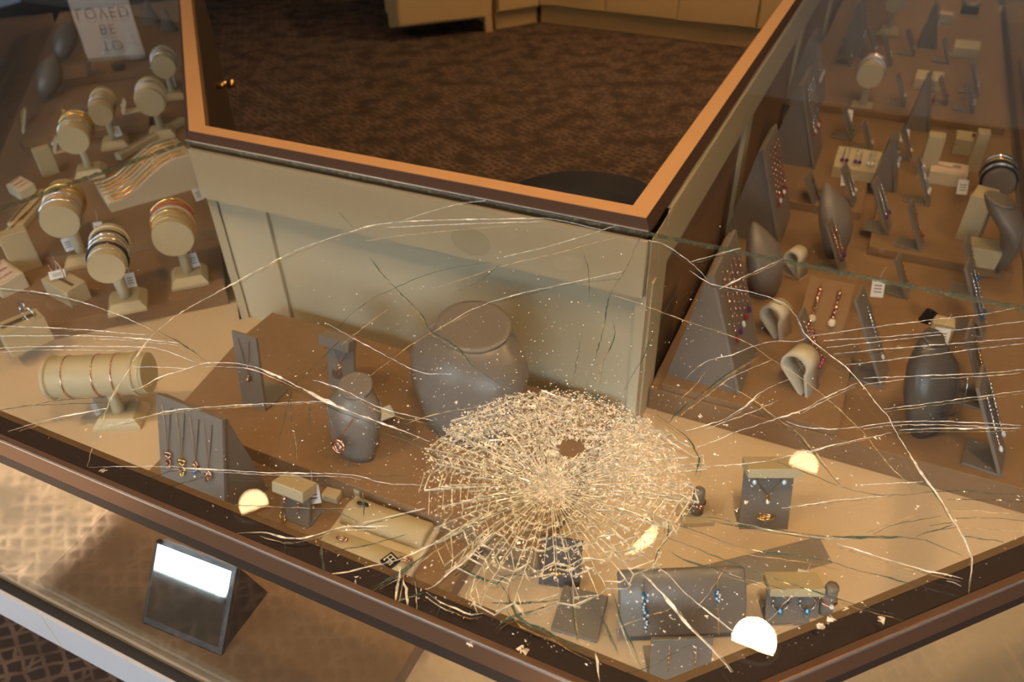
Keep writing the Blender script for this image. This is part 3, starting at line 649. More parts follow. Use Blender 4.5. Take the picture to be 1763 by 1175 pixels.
# hoops stand and second ring finger
t = estand(1362, 1078, D, .055, .044, RM+.42, 'grey earring card with bone top and blue hoops near the front corner', tilt=.42, depth=.03)
MB().box((0, .021, .043), (.056, .028, .010), Matrix.Rotation(-.25, 3, 'X')).build('top_box', 'bone', t, bevel=.001)
for s_ in (-1, 1): earring(lean(t, .42) @ Matrix.Translation((.014*s_, -.002, .037)), 'silver', 'blue', '%s silver hoop earring with a blue stone near the front corner' % ('left' if s_ < 0 else 'right'), 'blue hoops', 3, hoop=.0085)
finger(1416, 1058, D, .050, .0078, 'grey ring finger beside the blue hoop earrings', 'rose gold ring on the finger beside the blue hoops', 'rose', 'clear', RM+.5)
tagcard(at(1386, 1006, D+.003), RM+.3, 'small white numbered price tag behind the blue hoops', (.016, .012), 1.0)
# cards half hidden behind the shatter
t = estand(962, 1012, D, .046, .062, RM+.25, 'brown grey card half hidden behind the shattered glass', tilt=.35, m='dgrey', depth=.03)
b = MB(); b.tube(ring_pts(.008, 20, (0, 0, 0), 'Z', .8), .0016, 6, True)
tag(b.build('ring', 'gold', None, True, mw=lean(t, .35) @ Matrix.Translation((-.003, -.004, .024))), 'gold ring on the card behind the shattered glass', 'ring')
padbox(998, 1062, D, .050, .052, .005, .012, RM+.12, 'low grey pad lying below the shattered area', 'grey')
t = estand(1170, 1185, D, .060, .060, RM+.45, 'pale grey card at the front apex of the case', tilt=.30)
for s_ in (-1, 1): earring(lean(t, .30) @ Matrix.Translation((.013*s_, -.001, .050)), 'gold', None, '%s plain gold bar earring on the card at the front apex' % ('left' if s_ < 0 else 'right'), 'gold bars', 5, .0012)
# ------------------------------------------------------------------ left case
def brs(names, lb):
    out = []; al = [d for _, _, _, d in names]
    for i, (p, k, m_, d) in enumerate(names):
        c = al.count(d); r = al[:i].count(d)
        out.append((p, k, m_, lb % (d if c == 1 else ('nearest ', 'farther ', 'farthest ')[r]+d)))
    return out
tbar(328, 482, LR, .105, .088, .0315, RLn, 'bone bracelet bar with a red beaded bracelet, nearest the cream panel', brs([(-.72, 'chain', 'gold', 'yellow gold chain'), (-.45, 'chain', 'gold', 'yellow gold chain'), (-.15, 'bead', 'gold', 'gold beaded'), (.12, 'bead', 'pearl', 'pearl beaded'), (.42, 'bead', 'coral', 'red beaded'), (.75, 'thick', 'gold', 'thick yellow gold')], '%s bracelet on the bar nearest the cream panel'), 'near panel bar')
tbar(222, 525, LR, .100, .098, .0265, RLn, 'bone bracelet bar with two black cord bracelets', brs([(-.7, 'chain', 'silver', 'fine silver'), (-.4, 'thick', 'dsteel', 'black cord'), (-.1, 'bead', 'silver', 'silver beaded'), (.2, 'bead', 'silver', 'silver beaded'), (.45, 'bangle', 'dsteel', 'black cord'), (.75, 'bead', 'pearl', 'pearl beaded')], '%s bracelet on the bar with the black cords'), 'black cord bar')
tbar(146, 448, LR, .105, .105, .0305, RLn, 'bone bracelet bar with gold bangles at the left, before the cream block', brs([(-.65, 'bead', 'silver', 'silver beaded'), (-.35, 'bangle', 'rose', 'rose gold'), (-.08, 'bangle', 'silver', 'silver bangle'), (.2, 'bangle', 'gold', 'yellow gold bangle'), (.5, 'thick', 'gold', 'thick gold'), (.8, 'chain', 'gold', 'gold chain')], '%s bracelet on the leftmost near bar'), 'left near bar')
tbar(158, 300, LR, .095, .10, .0290, RLn, 'bone bracelet bar in the second row, behind the cut line of the glass', brs([(-.6, 'chain', 'gold', 'gold chain'), (-.3, 'bead', 'silver', 'silver beaded'), (0, 'chain', 'gold', 'gold chain'), (.35, 'thick', 'gold', 'thick gold'), (.7, 'bead', 'gold', 'gold beaded')], '%s bracelet on the nearest bar of the second row'), 'second row bar')
tbar(200, 250, LR, .095, .12, .0250, RLn, 'slim bone bracelet bar between the second and third rows', brs([(-.5, 'bangle', 'rose', 'rose gold'), (-.15, 'bead', 'silver', 'silver beaded'), (.2, 'chain', 'gold', 'gold chain'), (.6, 'bead', 'pearl', 'pearl beaded')], '%s bracelet on the slim bar'), 'slim bar')
tbar(280, 232, LR, .095, .10, .0310, RLn, 'bone bracelet bar full of pale beads, beside the brown rail', brs([(-.6, 'bead', 'pearl', 'pearl beaded'), (-.25, 'bead', 'pearl', 'pearl beaded'), (.1, 'bead', 'silver', 'silver beaded'), (.5, 'bead', 'pearl', 'pearl beaded')], '%s bracelet on the pale bead bar beside the rail'), 'pale bead bar')
tbar(300, 168, LR, .095, .10, .0290, RLn, 'farthest bone bracelet bar beside the brown rail', brs([(-.6, 'bead', 'silver', 'silver beaded'), (-.2, 'chain', 'rose', 'rose gold chain'), (.2, 'thick', 'silver', 'thick silver'), (.6, 'bead', 'pearl', 'pearl beaded')], '%s bracelet on the farthest bar'), 'far bar')
for x, y, r, lb in ((122, 432, .2, 'white price tag below the leftmost near bracelet bar'), (213, 505, .3, 'white price tag hanging over the base of the black cord bar'), (228, 495, -.2, 'small white price tag right of the black cord bar'), (337, 460, .2, 'white price tag in front of the base of the red beaded bar'),
                    (300, 150, .5, 'white price tag below the farthest bracelet bar'), (172, 405, -.4, 'grey price tag between the two left bracelet bars'), (345, 345, .9, 'long pale price tag lying behind the red beaded bar'), (205, 235, .3, 'white price tag on the base of the slim bar')):
    tagcard(at(x, y, LR+.022), RLf+r+.7, lb, (.013, .020), .5)
# wavy bracelet tray
p0, p1 = at(192, 366, LR2), at(348, 322, LR2); ang = math.atan2(p1.y-p0.y, p1.x-p0.x); WL = (p1-p0).length
t = thing('wave_tray', 'bone tray with a wavy top carrying rows of chain bracelets', 'tray', p0, ang)
def wz(u): return .018+.052*(.5-.5*math.cos(math.pi*min(1, max(0, (u-.08)/.75))))
NW = 20; xs = [WL*i/NW for i in range(NW+1)]; DP = .115
vsr = []
prof = [(0, 0)]+[(x, wz(x/WL)) for x in xs]+[(WL, 0)]
b = MB(); n_ = len(prof)
b.add([(x, 0, z) for x, z in prof]+[(x, DP, z) for x, z in prof], [tuple(range(n_-1, -1, -1)), tuple(range(n_, 2*n_))]+[(i, (i+1) % n_, n_+(i+1) % n_, n_+i) for i in range(n_)])
b.build('wave_body', 'bone2', t, True)
for k in range(6):
    yy = .010+k*.019
    b = MB(); b.tube([(x, yy+.0095, wz(x/WL)+.0005) for x in xs], .0022, 5); b.build('divider_rib', 'bone', t, True)
    b = MB(); b.tube([(WL*i/60, yy, wz(i/60)+.0016) for i in range(4, 57)], lambda i: .0026 if i % 2 else .0014, 5)
    tag(b.build('bracelet', ['rose', 'gold', 'silver'][k % 3], None, True, mw=mw(t)), 'chain bracelet laid over the wavy tray, row %s from the front' % ['first', 'second', 'third', 'fourth', 'fifth', 'sixth'][k], 'bracelet', 'wavy tray bracelets')
# narrow chain ramps
def ramp(xa, ya, xb, yb, z, wd, h, label, m_, nrow=1, lbl=''):
    a, c = at(xa, ya, z), at(xb, yb, z); L_ = (c-a).length
    t = thing('chain_ramp', label, 'tray', a, math.atan2(c.y-a.y, c.x-a.x))
    MB().extr([(-wd/2, 0), (wd/2, 0), (wd/2, h), (-wd/2, h*.8)], 0, L_).build('body', 'bone2', t, bevel=.001)
    for k in range(nrow):
        yy = 0 if nrow == 1 else -wd*.3+wd*.6*k/(nrow-1); b = MB()
        b.tube([(.006+(L_-.012)*i/40, yy, h*.9+.0022) for i in range(41)], lambda i: .0024 if i % 2 else .0012, 5)
        tag(b.build('bracelet', m_, None, True, mw=mw(t)), lbl+('' if nrow == 1 else (', left row', ', right row')[k]), 'bracelet', 'chains on '+label)
ramp(213, 400, 268, 358, LR, .016, .012, 'narrow chain ramp between the two rows of bracelet bars', 'silver', 1, 'silver chain laid along the narrow ramp between the bars')
ramp(205, 276, 318, 212, LR, .016, .016, 'long narrow chain ramp behind the wavy tray', 'silver', 1, 'silver chain laid along the ramp behind the wavy tray')
ramp(30, 395, 82, 335, LR, .030, .014, 'wide double chain ramp at the left image edge', 'gold', 2, 'gold chain on the double ramp at the left edge')
ramp(2, 425, 55, 372, LR, .022, .012, 'single chain ramp half hidden behind the cream block', 'gold', 1, 'gold chain on the ramp behind the cream block')
# blocks and boxes
block(88, 300, LR, .022, .034, .062, RLf+.35, 'upright bone block in the second row at the far left')
block(48, 462, LR, .026, .045, .075, RLf+.35, 'tall upright bone block standing at the left image edge')
t = padbox(42, 335, LR, .062, .034, .020, .028, RLf+.55, 'bone box with a pink pad and three chains behind the cream blocks', 'bone2', 'pink')
for k in range(3):
    b = MB(); b.tube([(0, 0, -.012+.002*i) for i in range(12)], lambda i: .0013 if i % 2 else .0007, 5)
    tag(b.build('bracelet', 'gold', None, True, mw=ontop(t, -.018+.018*k, 0, .002)), '%s short gold chain on the pink pad behind the cream blocks' % ('left', 'middle', 'right')[k], 'bracelet', 'pink pad chains far')
t = padbox(12, 492, LR, .075, .045, .022, .030, RLf+.55, 'bone box with a pink pad at the left edge below the tall block', 'bone2', 'pink')
for k in range(3):
    b = MB(); b.tube([(0, 0, -.015+.0025*i) for i in range(12)], lambda i: .0013 if i % 2 else .0007, 5)
    tag(b.build('bracelet', 'rose', None, True, mw=ontop(t, -.022+.022*k, 0, .002)), '%s short rose gold chain on the pink pad at the left edge' % ('left', 'middle', 'right')[k], 'bracelet', 'pink pad chains near')
t = padbox(120, 510, LR, .076, .036, .030, .034, RLf+.62, 'bone slotted box with a thin bangle, left of the black cord bar', 'bone', None, True)
b = MB(); b.tube(ring_pts(.022, 28, (0, 0, 0), 'Y'), .0009, 5, True)
tag(b.build('bangle', 'rose', None, True, mw=mw(t) @ Matrix.Translation((-.008, 0, .052))), 'thin rose gold bangle standing in the slotted box', 'bracelet')
tagcard(mw(t) @ Vector((-.004, -.004, .036)), RLf+.5, 'folded white tag on the slotted bangle box', (.020, .012), .9)
t = padbox(52, 592, LR, .036, .062, .044, .044, RLf+.45, 'bone slotted box with silver hoops at the left edge near the crack', 'bone')
MB().box((0, 0, .0442), (.010, .05, .0012)).build('slot', 'lip', t)
for s_ in (-1, 1):
    b = MB(); b.tube(ring_pts(.013, 22, (0, 0, 0), 'Y'), .0011, 5, True)
    tag(b.build('hoop_earring', 'silver', None, True, mw=mw(t) @ Matrix.Translation((.013*s_, .014, .055)) @ Matrix.Rotation(.4*s_, 4, 'Z')), '%s silver hoop standing in the slotted box at the left edge' % ('left' if s_ < 0 else 'right'), 'earring', 'silver hoops left edge')
# petal busts and small pieces deeper in the left case
PET = [(0, 0, .012, .008, 0), (.02, .004, .022, .014, 0), (.05, .012, .030, .018, 0), (.078, .022, .026, .018, 0), (.098, .030, .014, .012, 0), (.108, .034, .004, .004, 0)]
pb = bust(78, 172, LR, PET, .35, 'grey petal shaped bust nearer along the left front glass', cap=False); pb.matrix_world = Matrix.Translation((0, 0, .009)) @ pb.matrix_basis @ Matrix.Rotation(.55, 4, 'Y')
pb = bust(106, 105, LR, PET, .35, 'grey petal shaped bust farther along the left front glass', cap=False); pb.matrix_world = Matrix.Translation((0, 0, .009)) @ pb.matrix_basis @ Matrix.Rotation(.55, 4, 'Y')
t = padbox(135, 205, LR, .050, .050, .018, .030, RLf+.3, 'grey box with four gold drop earrings in the left case', 'grey')
for k in range(4): earring(mw(t) @ Matrix.Translation((-.02+.013*k, -.024, .028)), 'gold', 'clear', '%s gold drop earring from the left on the grey box in the left case' % ('first', 'second', 'third', 'fourth')[k], 'left grey box earrings', 4, .003, .007)
estand(210, 195, LR, .030, .035, RLf+.2, 'small bone card beside the slim bracelet bar', 1, 'bone2', jl='pearl earring on the small bone card', gem='pearl', n=2)
for x, y, lb in ((195, 92, 'small grey ring cone, middle of the far left case'), (235, 100, 'small grey ring cone near the rail'), (262, 38, 'grey ring cone, farthest one left of the rail'), (292, 52, 'grey ring cone touching the rail side of the left case')):
    t = thing('ring_cone', lb, 'ring stand', ats(x, y, LR), 0)
    b = MB(); b.lathe([(.030, 0), (.030, .004), (.026, .008), (.004, .075), (.001, .077)], 18); b.build('cone', 'grey', t, True)
    b = MB(); b.tube(ring_pts(.0135, 20, (0, 0, .045), 'Z'), .0013, 5, True)
    tag(b.build('ring', 'rose', None, True, mw=mw(t)), 'rose gold ring on the '+lb, 'ring')
padbox(180, 135, LR, .040, .028, .010, .014, RLf+.3, 'dark low pad in the middle of the left case', 'dgrey')
padbox(205, 118, LR, .036, .028, .010, .014, RLf+.3, 'dark low pad beside the ring cones', 'dgrey')
estand(38, 228, LR, .026, .06, RLf+.2, 'slim bone card with gold earrings at the left front glass', 2, 'bone2', jl='gold earring on the slim bone card at the left front glass', jm='gold')
estand(92, 262, LR, .030, .035, RLf+.2, 'small bone card right of the upright bone block', 1, 'bone2', jl='silver earring on the small bone card by the block', gem='clear', n=2)
estand(150, 130, LR, .022, .045, RLf+.3, 'thin grey card between the petal busts', 1, 'grey', jl='gold earring on the thin grey card between petal busts', jm='gold')
# upright sign mirrored in the left glass top
sg = thing('upright_sign', 'pale upright sign reading TO BE LOVED standing on the left glass top', 'sign', at(148, -66, G+.001), math.radians(8))
MB().box((0, 0, .125), (.160, .012, .25)).build('board', 'sign', sg, bevel=.001)
for txt, zz, sz in (('TO', .205, .040), ('BE', .160, .040), ('LOVED', .115, .042)):
    cu = bpy.data.curves.new('lettering', 'FONT'); cu.body = txt; cu.size = sz; cu.align_x = 'CENTER'; cu.extrude = .0006; cu.space_character = 1.15
    tmp = bpy.data.objects.new('tmp', cu); COL.objects.link(tmp); bpy.context.view_layer.update()
    me = bpy.data.meshes.new_from_object(tmp.evaluated_get(bpy.context.evaluated_depsgraph_get())); bpy.data.objects.remove(tmp)
    me.materials.clear(); me.materials.append(M['ink']); o = bpy.data.objects.new('lettering', me); COL.objects.link(o)
    o.parent = sg; o.location = (0, -.0068, zz); o.rotation_euler = (math.pi/2, 0, 0)

# ------------------------------------------------------------------ right case
def hang(t, tl, rows, Hh, mm, gem, lb, grp, top=.9, n=6, x0=-.3, x1=.3):
    W = t.get('W', .08)
    for i in range(rows):
        T = lean(t, tl) @ Matrix.Translation((W*(x0+(x1-x0)*i/max(1, rows-1)), -.0035, Hh*top))
        earring(T, mm, gem[i % len(gem)], lb+', '+['first', 'second', 'third', 'fourth', 'fifth'][i]+' from near end', grp, n, .003, .011)
def rwedge(x, y, z, W, Hh, dpt, lb, jn=4, mm='rose', gem=('purple', 'red'), jl='', n=6, top=.9, m='greywood', tilt=None):
    t = wedge(x, y, z, W, Hh, dpt, RRt, lb, m, tilt); t['W'] = W
    if jn: hang(t, t['tilt'], jn, Hh, mm, gem, jl, 'pieces on '+lb, top, n)
    return t
rwedge(1288, 634, RL+.010, .125, .185, .100, 'tallest streaked grey earring panel, nearest the broken corner', 5, 'rose', ('red', 'purple', 'clear'), 'long drop necklace with red stones on the tallest grey panel', 9, .93)
rwedge(1350, 398, RL, .120, .180, .095, 'second streaked grey necklace panel along the inner rail side', 5, 'rose', ('red', 'clear'), 'fine chain with a warm stone on the second grey panel', 9, .93)
rwedge(1408, 272, RL, .120, .175, .095, 'third streaked grey necklace panel along the inner rail side', 5, 'silver', ('red', 'clear'), 'fine chain with a stone on the third grey panel', 9, .93)
rwedge(1416, 175, RL2, .11, .16, .085, 'fourth grey necklace panel along the inner rail side', 4, 'silver', ('clear',), 'silver chain on the fourth grey panel', 8, .93)
rwedge(1486, 90, RL2, .11, .15, .06, 'farthest grey panel on the inner rail side', 3, 'silver', ('clear',), 'silver chain on the farthest grey panel', 8, .93)
rwedge(1542, 322, RL, .050, .105, .045, 'narrow grey easel behind the cream earring box', 2, 'silver', ('clear',), 'silver drop on the narrow grey easel', 4, .9, 'grey')
rwedge(1600, 222, RL2, .050, .125, .05, 'narrow dark grey easel in the third row of the right case', 2, 'silver', ('red',), 'red stone drop on the narrow dark easel', 4, .9, 'grey')
rwedge(1612, 85, RL2, .060, .13, .055, 'narrow grey easel towards the far end of the right case', 2, 'silver', ('clear',), 'silver drop on the narrow far easel', 4, .9, 'grey')
# teardrop busts
BB = [(0, 0, .022, .014, 0), (.03, .004, .034, .022, 0), (.062, .012, .040, .026, 0), (.086, .020, .034, .024, .003), (.104, .028, .020, .018, .006), (.116, .034, .008, .010, .006), (.121, .038, .002, .003, 0)]
bust(1318, 512, RL, BB, RRt-.25, 'grey pointed bust behind the tallest earring panel', cap=False)
bust(1437, 438, RL, BB, RRt-.25, 'grey pointed bust wearing a fine chain, middle of the right case', cap=False)
t = bust(1590, 742, RL, [(0, 0, .020, .012, 0), (.03, .003, .036, .022, 0), (.065, .010, .043, .027, 0), (.095, .018, .036, .026, 0), (.118, .026, .022, .018, .004), (.130, .030, .014, .012, .004)], RRt-.55, 'dark metallic necklace bust in the near right case', 'dgrey')
b = MB(); b.tube([(.0, -.026, .045)]+[(.034*math.sin(a), -.012-.012*math.cos(a), .075-.03*math.cos(a)) for a in [i*.35-1.4+.35 for i in range(9)]][1:], .0011, 5)
tag(b.build('necklace', 'silver', None, True, mw=mw(t)), 'slender silver collar on the dark metallic bust', 'necklace')
o = block(1607, 600, RL+.0, .024, .03, .05, RRt, 'bone roll behind the dark metallic bust')
tagcard(at(1618, 592, RL+.06), RRt-.6, 'white price tag hanging at the dark metallic bust', (.016, .018), .4)
o = tag(MB().box((0, 0, 0), (.014, .010, .022)).build('black_clasp', 'black', None, bevel=.002, mw=Matrix.Translation(at(1597, 545, RL+.055)) @ Matrix.Rotation(.4, 4, 'Y')), 'black clasp resting on the bone roll', 'clasp')
t = bust(1716, 462, RL2, [(0, 0, .018, .006, 0), (.03, -.004, .028, .008, 0), (.06, -.002, .040, .014, 0), (.085, .010, .046, .022, 0), (.102, .022, .036, .026, .002), (.112, .030, .027, .024, .004), (.118, .034, .025, .022, .005)], RRt+.15, 'grey bust with a flat round neck facing the right front glass')
b = MB(); b.tube([(.03*math.sin(a), -.005-.012*math.cos(a*.8), .093-.03*math.cos(a)) for a in [i*.3-1.35 for i in range(10)]], .0012, 5)
tag(b.build('necklace', 'silver', None, True, mw=mw(t)), 'silver chain on the bust facing the right glass', 'necklace')
# bent loop stands
loopstand(1352, 590, RL, .030, .058, RRt-.35, 'bone loop stand beside the tilted earring box')
loopstand(1398, 686, RL, .032, .066, RRt-.35, 'larger bone loop stand nearest the front of the right case')
loopstand(1382, 478, RL, .028, .046, RRt-.35, 'small bone loop stand beside the pointed bust')
tagcard(at(1376, 640, RL+.012), RRt-.5, 'white tag inside the larger loop stand', (.008, .020), .2)
# boxes
t = padbox(1470, 300, RL, .082, .060, .022, .042, RM, 'bone earring box with three long silver pairs, middle of the right case')
for k in range(3):
    for j in range(2): earring(ontop(t, -.024+.024*k+(.005 if j else -.003), .020, .002), 'silver', 'purple' if k < 2 else 'clear', '%s drop of the %s pair on the three pair bone box' % (('left', 'right')[j], ('left', 'middle', 'right')[k]), 'three pair box', 5, .003, .007)
t = padbox(1415, 552, RL, .066, .082, .010, .050, RM+.0, 'tilted brown earring board with two long blush drops', 'tan')
for k in range(2): earring(ontop(t, -.014+.028*k, .026, .002), 'rose', 'pearl', '%s long blush drop earring on the tilted brown board' % ('left', 'right')[k], 'blush drops', 7, .0042, .0085)
t = padbox(1662, 262, RL2, .055, .045, .034, .038, RM, 'bone cube box with a red stone pin beside the right front glass')
earring(ontop(t, .004, .014, .002), 'gold', 'red', 'red stone pin lying on the bone cube box', 'red pin', 4, .003)
t = padbox(1627, 312, RL2, .066, .045, .026, .030, RM, 'bone tray with a pale pink pad and leaf necklace', 'bone2', 'pink')
b = MB()
for k in range(6): b.ball((.008+.004*(k % 3), .006-.008*(k//3), .0035), .0032, 6, 3, (1.4, .7, .4))
b.tube([(-.024, 0, .003), (-.005, -.004, .003), (.008, 0, .003)], .0006, 4)
tag(b.build('necklace', 'silver', None, mw=mw(t) @ Matrix.Translation((0, 0, t['zc']))), 'silver leaf necklace on the pale pink pad', 'necklace')
padbox(1595, 150, RL2, .062, .045, .024, .034, RM, 'bone earring box far along the middle of the right case')
padbox(1660, 95, RL2, .062, .045, .024, .034, RM, 'bone earring box beside the far right front glass')
padbox(1622, 38, RL, .05, .035, .024, .028, RM, 'bone box with a pink pad at the top edge of the picture', 'bone2', 'pink')
padbox(1690, 452, RL2, .050, .040, .034, .034, RM, 'low bone box below the bust that faces the glass')
padbox(1738, 420, RL2, .030, .036, .036, .036, RM, 'bone box with a pink pad touching the right front glass', 'bone2', 'pink')
t = padbox(1668, 22, RL, .05, .035, .020, .024, RM, 'black watch cushion at the top right', 'black')
b = MB(); b.tube(ring_pts(.026, 24, (0, 0, .05), 'Y'), .005, 6, True)
tag(b.build('watch', 'bone2', None, True, mw=mw(t)), 'pale banded watch on the black cushion', 'watch')
block(1592, 302, RL2, .030, .030, .085, RM, 'tall bone block in the middle of the right case')
block(1672, 292, RL2, .022, .032, .080, RM, 'tall bone block beside the bangle roll')
block(1668, 408, RL2, .034, .048, .085, RM-.25, 'largest bone block beside the bust facing the glass')
# bangle roll
tbar(1700, 352, RL2, .058, .075, .026, RRt, 'grey roll of dark and gold bangles beside the right front glass', brs([(-.7, 'thick', 'dsteel', 'black'), (-.35, 'thick', 'silver', 'thick silver'), (0, 'thick', 'dsteel', 'black'), (.35, 'bead', 'gold', 'gold beaded'), (.7, 'thick', 'silver', 'thick silver')], '%s bangle on the roll beside the right glass'), 'bangle roll', 'grey')
tbar(1482, 192, RL2, .098, .085, .0275, RRt, 'bone bracelet bar near the far end of the right case', brs([(-.4, 'bead', 'silver', 'silver beaded'), (.0, 'bead', 'pearl', 'pearl beaded'), (.35, 'thick', 'silver', 'thick silver'), (.7, 'bead', 'rose', 'rose beaded')], '%s bracelet on the far right bar'), 'right bar')
tbar(1528, 58, RL2, .095, .075, .0250, RRt, 'bone bracelet bar at the top edge of the right case', brs([(-.2, 'bead', 'silver', 'silver beaded'), (.3, 'bead', 'pearl', 'pearl beaded')], '%s bracelet on the topmost right bar'), 'right top bar')
# small easels
EA = [(1729, 800, RL, .052, .130, 'light grey easel with clear drops, nearest the right front frame', 2, 'clear', 'silver', 'clear drop on the nearest right easel'),
 (1702, 692, RL, .050, .115, 'light grey easel with a green stone, second from the right frame', 1, 'green', 'gold', 'green stone drop on the second right easel'),
 (1527, 655, RL, .045, .140, 'dark grey easel left of the dark metallic bust', 1, 'clear', 'silver', 'clear drop on the easel left of the dark bust'),
 (1697, 575, RL, .036, .120, 'dark easel right of the bone roll', 2, 'blue', 'silver', 'blue drop on the dark easel right of the bone roll'),
 (1688, 508, RL, .036, .100, 'slim dark easel on the seam of the glass tops', 1, 'blue', 'gold', 'blue drop on the slim dark easel at the seam'),
 (1420, 655, RL, .030, .110, 'pale easel with red stones between the loop stands', 3, 'red', 'rose', 'red stone drop on the pale easel between the loops'),
 (1566, 508, RL, .034, .070, 'grey easel with a black clip behind the seam', 1, None, 'gold', 'gold clip on the easel behind the seam'),
 (1590, 428, RL2, .036, .085, 'grey easel with a red gem, left of the largest bone block', 1, 'red', 'rose', 'red gem drop left of the largest bone block'),
 (1533, 398, RL, .040, .100, 'broad grey easel in the middle of the right case', 2, 'purple', 'silver', 'purple drop on the broad grey easel'),
 (1474, 352, RL, .034, .080, 'small grey easel in front of the three pair box', 2, 'clear', 'silver', 'clear drop in front of the three pair box'),
 (1412, 360, RL, .044, .075, 'pale card easel with a black hook, left of the pointed bust', 1, 'purple', 'dsteel', 'dark hook earring on the pale card'),
 (1570, 275, RL2, .032, .075, 'small easel behind the narrow grey easel', 1, 'clear', 'silver', 'clear drop behind the narrow easel'),
 (1602, 352, RL2, .028, .095, 'slim easel covered with a silver chain of drops', 3, 'clear', 'silver', 'silver cascade drop on the slim easel'),
 (1455, 468, RL, .032, .095, 'slim easel with a chain in front of the middle bust', 2, 'purple', 'rose', 'purple drop in front of the middle bust'),
 (1470, 240, RL2, .032, .075, 'small easel below the far bracelet bar', 1, 'green', 'silver', 'green drop below the far bracelet bar'),
 (1503, 262, RL2, .032, .070, 'small easel right of the far bracelet bar base', 1, 'clear', 'silver', 'clear drop right of the far bar base'),
 (1536, 112, RL2, .032, .080, 'small easel right of the topmost bracelet bar', 1, 'clear', 'silver', 'clear drop right of the topmost bar'),
 (1510, 98, RL2, .032, .085, 'small easel just below the topmost bracelet bar', 2, 'clear', 'silver', 'clear drop just below the topmost bar'),
 (1560, 182, RL2, .032, .080, 'small easel left of the far bone earring box', 1, 'clear', 'silver', 'clear drop left of the far bone box'),
 (1632, 180, RL2, .032, .070, 'small easel with a rose drop right of the far bone box', 1, 'red', 'rose', 'rose drop right of the far bone box'),
 (1678, 192, RL2, .032, .075, 'first of two easels beside the far right glass', 2, 'clear', 'silver', 'clear drop on the first easel by the far glass'),
 (1686, 162, RL2, .032, .085, 'second of two easels beside the far right glass', 2, 'clear', 'silver', 'clear drop on the second easel by the far glass'),
 (1636, 108, RL2, .034, .070, 'small dark easel before the far narrow easel', 1, 'clear', 'silver', 'clear drop before the far narrow easel'),
 (1575, 95, RL2, .030, .075, 'small easel left of the far narrow easel', 1, 'clear', 'gold', 'clear drop left of the far narrow easel'),
 (1468, 112, RL2, .034, .080, 'small bluish easel on the broad far step', 1, 'clear', 'silver', 'clear drop on the broad far step')]
for x, y, z, W, Hh, lb, k, gem, jm, jl in EA:
    estand(x, y, z, W, Hh, RRt-.12, lb, k, jl=jl, gem=gem, jm=jm, tilt=.48)
for x, y, z, lb in ((1455, 320, RL+.02, 'white tag leaning before the three pair box'), (1556, 245, RL2+.02, 'white tag before the narrow dark easel'), (1509, 512, RL+.045, 'white tag on the easel left of the dark bust'), (1655, 335, RL2+.02, 'white tag left of the largest bone block'), (1425, 420, RL+.02, 'cream tag left of the middle pointed bust'), (1460, 210, RL2+.01, 'white tag below the far bracelet bar')):
    tagcard(at(x, y, z), RRt-.8, lb, (.015, .022), .5)
# ------------------------------------------------------------------ staff area
t = thing('stool', 'round black stool tucked into the inner counter corner', 'stool', (.150, 1.395, 0), 0)
b = MB(); b.lathe([(.15, .66), (.185, .67), (.19, .70), (.18, .715), (.05, .718)], 36); b.build('seat', 'black', t, True)
b = MB(); b.lathe([(.025, .05), (.025, .66)], 16); b.build('post', 'black', t, True)
for k in range(5):
    a = k*1.2566; b = MB(); b.tube([(0, 0, .07), (.24*math.cos(a), .24*math.sin(a), .045)], .015, 8); b.build('leg', 'black', t, True)
    b = MB(); b.ball((.25*math.cos(a), .25*math.sin(a), .027), .026, 10, 6); b.build('castor', 'black', t, True)
def fl(x, y): return at(x, y, 0)
def cabinet(p, q, dpt, h, label, toe, ndoor, extra=None):
    a, c = p.copy(), q.copy(); L_ = (c-a).length
    t = thing('base_cabinet', label, 'cabinet', a, math.atan2(c.y-a.y, c.x-a.x))
    MB().box((L_/2, dpt/2+.012, toe+(h-toe)/2), (L_, dpt, h-toe)).build('body', 'cab', t)
    if extra != 'float': MB().box((L_/2, dpt/2+.03, toe/2), (L_, dpt, toe)).build('kickboard', 'cab', t)
    wd = L_/ndoor
    for k in range(ndoor):
        MB().box((wd*(k+.5), .002, toe+.012+(h-toe-.02)/2), (wd-.012, .02, h-toe-.024)).build('door', 'cab', t, bevel=.002)
    return t
cabinet(fl(928, 40), fl(1440, 103), .5, .9, 'long cream base cabinet along the back of the staff floor', .11, 4)
p = fl(858, 52); q = fl(928, 40)
cabinet(p, q, .5, .9, 'narrow cream cabinet in the back corner of the staff floor', .10, 1)
t = cabinet(fl(690, 74), fl(838, 56), .42, .9, 'cream cabinet on legs standing over a dark gap', .09, 1, 'float')
L_ = (fl(838, 56)-fl(690, 74)).length
MB().box((L_+.02, .03, .45), (.045, .045, .9)).build('leg', 'cab', t)
MB().box((.03, .38, .05), (.045, .045, .1)).build('leg', 'cab', t)
# ------------------------------------------------------------------ glass tops
import bmesh
IMP = at(948, 822, G).xy; CEN = at(955, 838, G).xy
RW = .135
def sag(p):
    r = (Vector(p)-IMP).length; return -.012*math.exp(-(r/.045)**2)
def hexpts(poly, z): return [P(a, c, z) for a, c in poly]
def gw(o, g):     # a piece of a glass top (whose own mesh is in world space)
    o.parent = g; return o
def wchild(o): return gw(o, gt)
